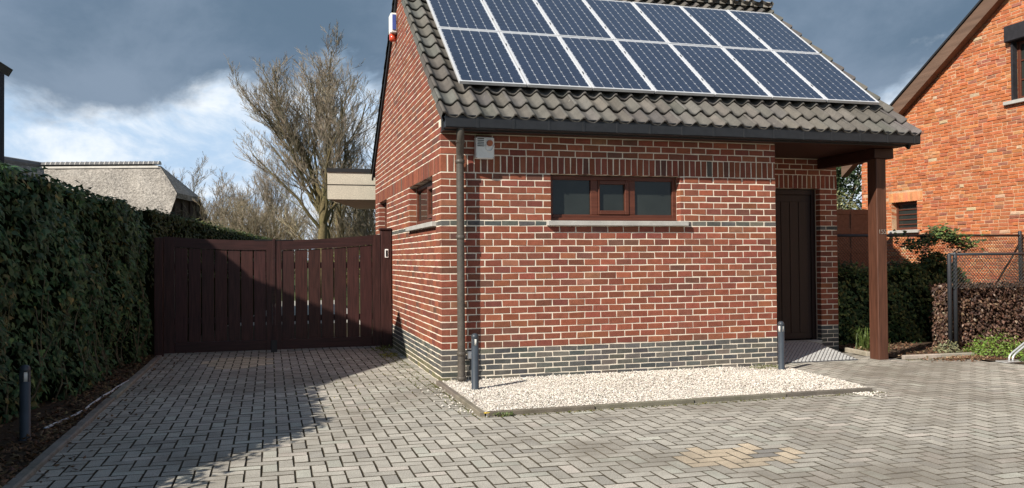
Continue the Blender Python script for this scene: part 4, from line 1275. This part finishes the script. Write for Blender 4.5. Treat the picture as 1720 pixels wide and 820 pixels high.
# dry beech hedge
be = tag(empty('beech_hedge', (8.5, .85, 0)), 'clipped beech hedge with dry brown leaves behind the low fence', 'hedge')
q = MB(); q.box((7.66, .64, 0), (9.7, 1.02, .90)); q.build('hedge_body', M['dry_core'], be)
pts = []
for i in range(6500):
    r = rng.random(); x = rng.uniform(7.57, 9.7)
    if r < .62: pts.append(((x, .62+rng.uniform(-.08, .03), .95*rng.random()), (-.15, -1, .35), rng.uniform(.038, .066)))
    elif r < .82: pts.append(((x, rng.uniform(.55, 1.06), .93+rng.uniform(-.05, .04)), (0, -.2, 1), rng.uniform(.038, .066)))
    else: pts.append(((7.61+rng.uniform(-.05, .05), rng.uniform(.58, 1.05), .94*rng.random()), (-1, -.2, .35), rng.uniform(.038, .066)))
q = MB()
def dry_col(rg):
    t = rg.random(); b = (.125, .068, .044) if t < .5 else ((.070, .040, .032) if t < .80 else ((.20, .125, .085) if t < .96 else (.36, .28, .22)))
    return rc(rg, b, .08, .25)
scatter(q, pts, lambda s: leaf_simple(s, .62), rng, dry_col, .55, 1.0)
o = q.build('foliage', M['dry_leaf'], be); o['kind'] = 'stuff'

# low plants
def clump(name, label, cx_, cy_, rx_, ry_, n, hgt, base, cat='plant', sz=(.03, .06), grp=None, seed=1, w=.5, up=1.0):
    rg = random.Random(seed); p = tag(empty(name, (cx_, cy_, 0)), label, cat, grp); q = MB(); pts = []
    for i in range(n):
        a = rg.uniform(0, 2*PI); r = math.sqrt(rg.random()); x = cx_+rx_*r*math.cos(a); y = cy_+ry_*r*math.sin(a)
        zz = hgt*(1-r*r*.75)*(.25+.75*rg.random())*(.7+.3*math.sin(x*23+y*17))
        pts.append(((x, y, .015+zz), (math.cos(a)*r*.8, math.sin(a)*r*.8-.2, up), rg.uniform(*sz)))
    scatter(q, pts, lambda s: leaf_simple(s, w), rg, lambda g_: rc(g_, base if g_.random() < .8 else tuple(c*1.6 for c in base), .1, .3), .5, 3)
    o = q.build('leaves', M['hedge_leaf'], p); o['kind'] = 'stuff'
    q = MB()
    for i in range(7):
        a = rg.uniform(0, 2*PI); q.tube([(cx_, cy_, 0), (cx_+rx_*.5*math.cos(a), cy_+ry_*.5*math.sin(a), hgt*.6)], .004, 5)
    o = q.build('stems', M['bark'], p)
    return p
clump('garden_plant', 'bright green leafy plant at the foot of the dry beech hedge', 7.72, -.02, .42, .45, 900, .36, (.13, .20, .035), seed=2)
clump('garden_plant', 'pale variegated groundcover plant below the low fence post', 7.22, .36, .16, .18, 260, .22, (.20, .20, .11), seed=3)
clump('garden_plant', 'low green plant behind the white tubes on the paving edge', 7.62, -.85, .32, .30, 420, .16, (.09, .14, .035), seed=4)
clump('weed', 'small green weed in the corner of gate post and gable wall', -.20, 3.55, .16, .25, 160, .07, (.12, .14, .03), 'weed', (.02, .04), seed=5)
clump('weed', 'yellow green weed growing at the foot of the gable wall', -.22, 2.75, .14, .22, 120, .05, (.22, .21, .03), 'weed', (.02, .04), seed=6)
clump('weed', 'moss clump growing between gravel and porch bollard', 4.0, -.16, .22, .13, 300, .05, (.12, .14, .03), 'weed', (.012, .025), seed=7)
clump('weed', 'low weed rosette on the kerb of the gravel bed beside the dandelion', .13, -2.09, .10, .035, 60, .035, (.11, .14, .05), 'weed', (.02, .035), seed=8)
clump('weed', 'small dark weed in the middle of the white gravel', 1.28, -1.52, .07, .04, 22, .03, (.06, .07, .03), 'weed', (.02, .035), seed=9)
# grass tufts beside the porch
def tuft(cx_, cy_, n, h_, label, seed):
    rg = random.Random(seed); q = MB()
    for i in range(n):
        a = rg.uniform(0, 2*PI); l_ = h_*rg.uniform(.6, 1.2); x = cx_+rg.gauss(0, .05); y = cy_+rg.gauss(0, .05); k_ = rg.uniform(.2, .8)
        c, s = math.cos(a), math.sin(a); col = rc(rg, (.10, .145, .035), .1, .35)
        pp = [Vector((x, y, 0)), Vector((x+c*l_*k_*.3, y+s*l_*k_*.3, l_*.6)), Vector((x+c*l_*k_*.8, y+s*l_*k_*.8, l_*.85)), Vector((x+c*l_*k_*1.2, y+s*l_*k_*1.2, l_*.72))]
        wv = Vector((-s, c, 0))
        vs = []
        for j, p_ in enumerate(pp): ww = .005*(1-j/3.3); vs += [p_-wv*ww, p_+wv*ww]
        q.add(vs, [(0, 1, 3, 2), (2, 3, 5, 4), (4, 5, 7, 6)], col)
    tag(q.build('grass_tuft', M['hedge_leaf']), label, 'grass', 'grass tufts by the porch')
tuft(6.50, 1.15, 90, .34, 'tall grass tuft in the corner behind the porch wall', 1)
tuft(6.42, .74, 60, .22, 'smaller grass tuft nearest the porch post', 2)
# dandelion
dn = tag(empty('dandelion', (-.02, -2.10, 0)), 'yellow dandelion flowering against the gravel bed kerb', 'flower')
q = MB(); q.tube([(-.02, -2.085, 0), (-.022, -2.10, .035)], .003, 6); q.build('stem', M['hedge_leaf'], dn)
q = MB(); rg = random.Random(3)
for i in range(26):
    a = rg.uniform(0, 2*PI); r = rg.uniform(.012, .028); zz = .038+.014*(1-r/.03)
    q.add([(-.022, -2.10, .037), (-.022+r*math.cos(a-.12), -2.10+r*math.sin(a-.12), zz), (-.022+r*1.1*math.cos(a), -2.10+r*1.1*math.sin(a), zz+.003), (-.022+r*math.cos(a+.12), -2.10+r*math.sin(a+.12), zz)], [(0, 1, 2, 3)])
q.build('petals', M['petal'], dn)

# moss and tiny weeds growing out of the paving joints
rng = random.Random(66); q = MB(); pts = []
for i in range(4200):
    r = rng.random()
    if r < .40: x = -.03-abs(rng.gauss(0, .22)); y = rng.uniform(-.3, 3.8)
    elif r < .65: x = rng.uniform(BX0, 4.1); y = BY0-.035-abs(rng.gauss(0, .03))
    elif r < .75: x = BX0-.02-abs(rng.gauss(0, .05)); y = rng.uniform(BY0, 0)
    elif r < .9: x = rng.uniform(-1.8, -.2); y = rng.uniform(-1.6, 2.5)
    else: x = rng.uniform(6.2, 7.3); y = -.01-abs(rng.gauss(0, .05))
    if r >= .75 or rng.random() < .6:
        x = round(x/PW)*PW + rng.gauss(0, .003) if rng.random() < .5 else x
        y = y if rng.random() < .5 else round(y/PW)*PW + rng.gauss(0, .003)
    if x > BX0-.01 and y > BY0-.03 and x < 4.2: continue
    pts.append(((x, y, .001+rng.uniform(0, .004)), (0, 0, 1), rng.uniform(.008, .020)))
scatter(q, pts, lambda s: leaf_simple(s, .8), rng, lambda rg: rc(rg, (.11, .12, .03) if rg.random() < .7 else (.20, .17, .05), .1, .3), .5, 3)
for i in range(40):
    pts = [((rng.uniform(.1, 3.9), rng.uniform(-1.9, -.1), .040), (0, 0, 1), rng.uniform(.012, .035))]
    scatter(q, pts, lambda s: leaf_simple(s, .6), rng, lambda rg: rc(rg, (.09, .07, .04), .1, .3), .4, 3)
tag(q.build('moss', M['hedge_leaf']), 'moss and seedlings in the paving joints', 'moss', kind='stuff')

# white tubes (bicycle stand)
bk = tag(empty('bicycle_stand', (7.5, -.62, 0)), 'white tubular bicycle stand at the edge of the paving', 'bicycle stand')
for i, off in enumerate((0, .055)):
    q = MB(); yy = -.60-off
    q.tube([(7.27, yy, .02), (7.27, yy, .055), (7.285, yy, .085), (7.32, yy, .115), (7.80, yy-.03, .43), (7.86, yy-.03, .45), (7.93, yy-.03, .43), (8.2, yy-.03, .10), (8.21, yy-.03, .0)], .013, 8)
    q.build('tube', M['galv'], bk, True)
q = MB(); q.bbox((7.10, -.72, .005), (8.3, -.55, .02), .003); q.build('base_plate', M['galv'], bk)

# ------------------------------------------------------------------ carport canopy behind the outbuilding
cp = tag(empty('flat_roof_canopy', (.2, 7.5, 0)), 'pale flat canopy sticking out behind the brick gable', 'canopy')
poly = [(-.815, 6.5), (1.2, 6.5), (1.2, 9.6), (.05, 9.6)]
q = MB(); q.prism(poly, 2.485, 2.74); q.build('fascia', M['render'], cp)
q = MB(); q.prism([(-.805, 6.51), (1.2, 6.51), (1.2, 9.6), (.06, 9.6)], 2.741, 2.760); q.build('shadow_gap', M['roof_felt'], cp)
q = MB(); q.prism(poly, 2.761, 2.985); q.build('fascia', M['render'], cp)
q = MB(); q.prism([(-.83, 6.48), (1.2, 6.48), (1.2, 9.62), (.03, 9.62)], 2.986, 3.055); q.build('roof_trim', M['roof_felt'], cp)
q = MB(); q.box((.6, 6.9, 0), (1.2, 9.5, 2.484)); q.build('wall', M['reflect_post'], cp)

# ------------------------------------------------------------------ house on the left whose roof shades the drive
lh = tag(empty('dark_house', (-7, 2, 0)), 'dark clad house whose eave shows at the left edge', 'house')
q = MB()
q.box((-10.8, -1.95, 0), (-6.25, 1.5, 4.05)); q.box((-10.8, 1.5, 0), (-6.05, 4.0, 4.39)); q.box((-10.8, 4.0, 0), (-6.05, 6.45, 4.50))
P = [(-1.95, 4.05), (1.5, 4.05), (1.5, 4.25), (-.38, 5.62), (-1.95, 4.25)]
q.add([(-6.25, y, z) for y, z in P]+[(-10.8, y, z) for y, z in P], [tuple(range(5)), tuple(range(5, 10))[::-1]]+[(i, 5+i, 5+(i+1) % 5, (i+1) % 5) for i in range(5)])
q.build('wall', M['dark_house'], lh)
q = MB()
def slab(mb, P):                                    # P: 4 points of the upper face, thickened downwards
    P = [Vector(p) for p in P]; n = (P[1]-P[0]).cross(P[2]-P[0]).normalized()
    if n.z < 0: P = P[::-1]; n = -n
    mb.add(P+[p-n*.14 for p in P], [(0, 1, 2, 3), (7, 6, 5, 4), (0, 4, 5, 1), (1, 5, 6, 2), (2, 6, 7, 3), (3, 7, 4, 0)])
slab(q, [(-6.0, -.42, 5.78), (-6.0, -2.55, 4.0), (-10.6, -2.55, 4.0), (-10.6, -.42, 5.78)])
slab(q, [(-6.0, -.42, 5.78), (-6.0, 1.62, 4.42), (-10.6, 1.62, 4.42), (-10.6, -.42, 5.78)])
slab(q, [(-5.98, 1.60, 4.46), (-5.98, 6.68, 4.62), (-8.8, 6.68, 6.2), (-8.8, 1.60, 6.0)])
slab(q, [(-8.8, 1.60, 6.0), (-8.8, 6.68, 6.2), (-11.4, 6.68, 4.5), (-11.4, 1.60, 4.4)])
q.build('roof', M['roof_felt'], lh)

# ------------------------------------------------------------------ thatched barn far behind the hedge
bo = Vector((-6.86, 33.8, 0)); brz = math.atan2(-1.55, 5.4)
bn = tag(empty('thatched_barn', bo, (0, 0, brz)), 'low thatched barn with white banded ridge behind the ivy hedge', 'barn')
def L_(mb, name, mat, parent=bn, smooth=False): return mb.build(name, mat, parent, smooth, False)
ZR, EX = 5.93, 1.40
q = MB()
def fr_(x, y): return ZR-abs(y)*1.03
n = 26; mrow = 12
def grid(mb, f, nu, nv):
    b = len(mb.v)
    for i in range(nu+1):
        for j in range(nv+1): mb.v.append(f(i/nu, j/nv)); mb.c.append((1, 1, 1))
    for i in range(nu):
        for j in range(nv): mb.f.append((b+i*(nv+1)+j, b+(i+1)*(nv+1)+j, b+(i+1)*(nv+1)+j+1, b+i*(nv+1)+j+1))
rg = random.Random(4)
def wob(x, y): return .05*math.sin(x*1.9+y*.7)+.04*math.sin(x*4.3-y*2.9)
hip = 1.42
# front slope: the right edge follows the half hip, then the verge
def fs(u, v, sg=-1):
    y = 3.7*v
    xr = EX*min(1, y/hip) if y < hip else EX+.04*(y-hip)
    x = -9.0+(xr+9.0)*u
    return (x, sg*y, ZR-y*1.03+wob(x, y)*min(1, v*6)*(1 if .02 < u < .98 else .4) - .05*max(0, u-.97)*30)
grid(q, lambda u, v: fs(u, v, -1), 40, 16)
b0 = len(q.f); grid(q, lambda u, v: fs(u, v, 1), 40, 16)
q.f[b0:] = [f[::-1] for f in q.f[b0:]]
# half hip
q.add([(0, 0, ZR), (EX, -hip, ZR-hip*1.03), (EX+.05, 0, ZR-hip*1.03-.02), (EX, hip, ZR-hip*1.03), (EX-.06, -hip, ZR-hip*1.03-.22), (EX-.01, 0, ZR-hip*1.03-.26), (EX-.06, hip, ZR-hip*1.03-.22)],
      [(0, 1, 2), (0, 2, 3), (1, 4, 5, 2), (2, 5, 6, 3)])
# wing towards the camera
def wg_(u, v):
    y = -9.0*u+.3; x = -5.75-.14*(-y)+3.7*v
    return (x, y, ZR-3.7*v*1.0+wob(y, x)*min(1, v*6))
b0 = len(q.f); grid(q, wg_, 30, 14)
q.f[b0:] = [f[::-1] for f in q.f[b0:]]
def wg2(u, v):
    y = -9.0*u+.3; x = -5.75-.14*(-y)-3.7*v
    return (x, y, ZR-3.7*v)
grid(q, wg2, 30, 14)
th = L_(q, 'thatch_roof', M['thatch'])
q = MB(); q.box((-9, -2.6, 0), (EX-.35, 2.6, 2.6))
P = [(-2.6, 2.6), (2.6, 2.6), (hip+.1, 4.35), (-hip-.1, 4.35)]
q.add([(EX-.35, y, z) for y, z in P]+[(EX-.6, y, z) for y, z in P], [(0, 1, 2, 3), (7, 6, 5, 4), (0, 4, 5, 1), (1, 5, 6, 2), (2, 6, 7, 3), (3, 7, 4, 0)])
L_(q, 'wall', M['dark_timber'])
for y in (-1.9, -.95, 0, .95, 1.9):
    q = MB(); q.bbox((EX-.35, y-.08, 2.2), (EX-.27, y+.08, 4.3 if abs(y) < 1.5 else 3.5), .01); L_(q, 'timber', M['dark_timber'])
for i in range(24):
    x = -5.55+i*.232
    q = MB()
    for j in range(9):
        t = PI*j/8
        for xx in (x, x+.20): q.v.append((xx, -.19*math.cos(t), ZR+.02+.15*math.sin(t))); q.c.append((1, 1, 1))
    for j in range(8): q.f.append((2*j, 2*j+1, 2*j+3, 2*j+2))
    q.f += [tuple(range(0, 18, 2)), tuple(range(1, 18, 2))[::-1]]
    L_(q, 'ridge_tile', M['ridge_tile'], th)
    q = MB()
    for j in range(9):
        t = PI*j/8
        for xx in (x+.20, x+.230): q.v.append((xx, -.20*math.cos(t), ZR+.02+.165*math.sin(t))); q.c.append((1, 1, 1))
    for j in range(8): q.f.append((2*j, 2*j+1, 2*j+3, 2*j+2))
    q.f += [tuple(range(0, 18, 2)), tuple(range(1, 18, 2))[::-1]]
    L_(q, 'mortar_band', M['ridge_mortar'], th)
q = MB(); q.box((-5.6, -.235, ZR-.16), (.02, -.195, ZR-.07)); L_(q, 'ridge_mortar', M['ridge_mortar'], th)
q = MB(); q.tube([(-5.72, .2, ZR+.02), (-6.9, -8.7, ZR+.02)], .17, 8); L_(q, 'wing_ridge', M['ridge_tile'], th)
# small chimney cowl beside it
q = MB(); q.tube([(EX+.42, 1.5, 0), (EX+.42, 1.5, 3.15)], .16, 8); q.bbox((EX+.12, 1.2, 3.16), (EX+.72, 1.8, 3.24), .02); q.tube([(EX+.42, 1.5, 3.24), (EX+.42, 1.5, 3.5)], [.05, .02], 6)
co = put('bird_house', q.mesh('bird_house'), M['dark_timber']); co.location = bo; co.rotation_euler = (0, 0, brz)
tag(co, 'dark post with flat cap beside the thatched barn', 'post')

# ------------------------------------------------------------------ bare trees
def make_tree(seed, H, r0, kids, spread, trunk_f=.32, twig=.0085, bark=(1, 1, 1), tw=(.20, .165, .115), grav=.10, stems=1, lean=(0, 0)):
    rg = random.Random(seed); tr = MB(); cr = MB()
    maxl = len(kids)
    def grow(p, d, l, r, lev):
        n = 5 if lev == 0 else (5 if lev < 2 else (4 if lev < 3 else 3))
        pts = [p.copy()]; ds = [d.copy()]
        for i in range(n):
            w = .07 if lev == 0 else .13
            d = (d+Vector((rg.gauss(0, w), rg.gauss(0, w), rg.gauss(0, w*.6)+grav*(1 if lev else .3)))).normalized()
            p = p+d*(l/n); pts.append(p.copy()); ds.append(d.copy())
        r1 = max(twig*.6, r*(.45 if lev == 0 else .35))
        rs = [max(twig*.6, r+(r1-r)*i/n) for i in range(n+1)]
        if lev <= 1: tr.tube(pts, rs, 8 if lev == 0 else 6, False, bark)
        else:
            k = min(1, (lev-1)/2.2)
            c = tuple(bark[i]*.12*(1-k)+tw[i]*k for i in range(3)); c = rc(rg, c, .06, .2)
            cr.tube(pts, rs, 4 if lev == 2 else 3, False, c)
        if lev >= maxl: return
        for j in range(kids[lev]):
            t = (trunk_f+(1-trunk_f)*(j+rg.random())/kids[lev]) if lev == 0 else .18+.82*(j+rg.random()*.9)/kids[lev]
            f = t*n; i = min(int(f), n-1); q = pts[i].lerp(pts[i+1], f-i); dd = ds[i+1]
            az = rg.uniform(0, 2*PI); sp = spread*rg.uniform(.7, 1.2)*(1.0 if lev else 1.75-1.15*t)
            o = dd.orthogonal().normalized(); o = Matrix.Rotation(az, 3, dd) @ o
            nd = (dd*math.cos(sp)+o*math.sin(sp)).normalized()
            ll = l*rg.uniform(.30, .52)*(1.15-.40*t) if lev else l*rg.uniform(.55, .74)*(1.12-.42*t)
            grow(q, nd, ll, max(twig*.8, rs[i]*rg.uniform(.34, .50)), lev+1)
    for s in range(stems):
        a = rg.uniform(0, 2*PI); k = 0 if stems == 1 else rg.uniform(.1, .55)
        grow(Vector((rg.gauss(0, .1)*(stems > 1), rg.gauss(0, .1)*(stems > 1), -.1)), Vector((lean[0]+k*math.cos(a), lean[1]+k*math.sin(a), 1)).normalized(), H*.80*rg.uniform(.8, 1), r0, 0)
    tm = tr.mesh('trunk', True); tm.materials.append(M['bark'])
    cm_ = cr.mesh('crown'); cm_.materials.append(M['twig'])
    # twig mesh counts as one mass
    return tm, cm_
def plant(meshes, loc, rz, sc, label, name='bare_tree', grp='bare trees behind the gate'):
    p = tag(empty(name, loc, (0, 0, rz)), label, 'tree' if 'tree' in name else 'bush', grp)
    p.scale = (sc[0], sc[1], sc[2]) if isinstance(sc, tuple) else (sc, sc, sc)
    put('trunk', meshes[0], None, p, world=False); o = put('crown', meshes[1], None, p, world=False); o['kind'] = 'stuff'
TA = make_tree(5, 8.3, .17, (14, 12, 8, 6), .52, .37, .0066, (1.05, 1.0, .80), (.29, .24, .18), .13)
TB = make_tree(14, 8.1, .15, (14, 12, 8, 6), .48, .38, .0066, (1.0, 1.0, .80), (.28, .235, .175), .13)
TC = make_tree(23, 8.6, .13, (26, 8, 7), .34, .10, .0095, (1.2, 1.1, .8), (.46, .39, .26), .16)
TD = make_tree(31, 6.0, .11, (10, 9, 7, 3), .60, .22, .0085, (.95, .9, .75), (.28, .235, .185))
TE = make_tree(47, 4.2, .045, (9, 8, 6), .55, .10, .0085, (1.2, 1.1, .8), (.27, .225, .16), .06, stems=7)
plant(TA, (-.20, 22.6, 0), 2.2, (1.25, 1.25, .95), 'large bare tree with wide limbs left of the flat canopy')
plant(TB, (.42, 23.4, 0), .9, (1.15, 1.15, .93), 'bare tree with grey trunk directly behind the flat canopy')
plant(TC, (1.15, 27.0, 0), .4, (1.1, 1.1, .82), 'upright pale tan tree rising between the two large bare trees')
plant(TB, (3.2, 25.5, 0), 3.9, (1.0, 1.0, .84), 'bare tree half hidden by the brick gable edge')
plant(TD, (-4.9, 43, 0), .3, 1.00, 'slim bare tree just beyond the right end of the thatched barn')
plant(TD, (-3.6, 41, 0), 1.9, .93, 'second bare tree from the thatched barn in the far row')
plant(TD, (-2.2, 38, 0), 3.3, .88, 'third bare tree from the thatched barn in the far row')
plant(TD, (-6.6, 48, 0), 4.6, 1.18, 'bare tree rising from behind the thatched barn ridge end')
plant(TA, (-1.3, 36, 0), 4.2, .66, 'bare tree with broad crown beyond the middle of the gate')
plant(TB, (16.6, 37.5, 0), 1.2, .98, 'bare tree top behind the brown verge board of the orange house')
for i, (x, y, s, lab) in enumerate(((-4.2, 33, 1.0, 'tan twiggy bush beside the thatched barn'), (-2.9, 31, .95, 'tan twiggy bush beyond the left gate leaf'), (-1.9, 29, .9, 'tan twiggy bush beyond the meeting of the gate leaves'),
                                   (.9, 26, .72, 'twiggy bush behind the right gate leaf'), (2.0, 24.5, .8, 'twiggy bush under the flat canopy'), (1.5, 30, .95, 'tall tan thicket behind the large bare trees'),
                                   (-.8, 33, .9, 'tall tan thicket left of the large bare trees'), (3.0, 28.5, 1.3, 'tall thicket beside the brick gable edge'))):
    plant(TE, (x, y, 0), i*1.3, s, lab, 'twiggy_bush', 'twiggy bushes behind the gate')
# low green bushes at the foot of the trees
def bush(name, label, c, r, n, base, sz, cat='bush', grp=None, seed=1, trunk=True):
    rg = random.Random(seed); p = tag(empty(name, (c[0], c[1], 0)), label, cat, grp); q = MB(); pts = []
    for i in range(n):
        d = Vector((rg.gauss(0, 1), rg.gauss(0, 1), rg.gauss(0, 1))).normalized(); k = rg.random()**.4
        lump = .80+.28*math.sin(d.x*5+d.z*4+seed)*math.sin(d.y*5-d.z*3)
        pt = Vector(c)+Vector((d.x*r[0], d.y*r[1], d.z*r[2]))*k*lump
        if pt.z < .05: continue
        pts.append((pt, tuple(d), rg.uniform(*sz)))
    scatter(q, pts, lambda s: leaf_simple(s, .6), rg, lambda g_: rc(g_, base if g_.random() < .75 else tuple(x*1.7 for x in base), .12, .35), .6, 2)
    o = q.build('crown', M['hedge_leaf'], p); o['kind'] = 'stuff'
    q = MB(); q.tube([(c[0], c[1], -.05), (c[0]+.05, c[1], c[2]*.6), (c[0], c[1]+.05, c[2]+r[2]*.3)], [.09, .07, .03], 8)
    for j in range(5):
        a = j*1.3; q.tube([(c[0], c[1], c[2]*.5), (c[0]+r[0]*.5*math.cos(a), c[1]+r[1]*.5*math.sin(a), c[2]+r[2]*.2)], [.04, .015], 6)
    q.build('trunk', M['bark'], p)
bush('green_bush', 'low green bush at the foot of the trees under the canopy', (1.55, 22.5, 1.2), (1.3, 1.0, 1.0), 1500, (.10, .115, .03), (.06, .11), seed=2, grp='bushes behind the gate')
bush('evergreen_tree', 'dark evergreen tree seen past the porch above the side gate', (12.7, 9.8, 3.6), (1.5, 1.5, 2.3), 5200, (.040, .065, .026), (.07, .13), 'tree', seed=5)
bush('pale_shrub', 'pale yellow green shrub seen just above the side gate', (10.55, 7.0, 2.1), (.9, .7, .85), 2600, (.22, .22, .11), (.04, .075), seed=6)
bush('green_bush', 'green bush left of the evergreen behind the porch wall', (14.0, 13.5, 3.6), (1.6, 1.2, 2.2), 2600, (.065, .085, .03), (.07, .12), seed=7)
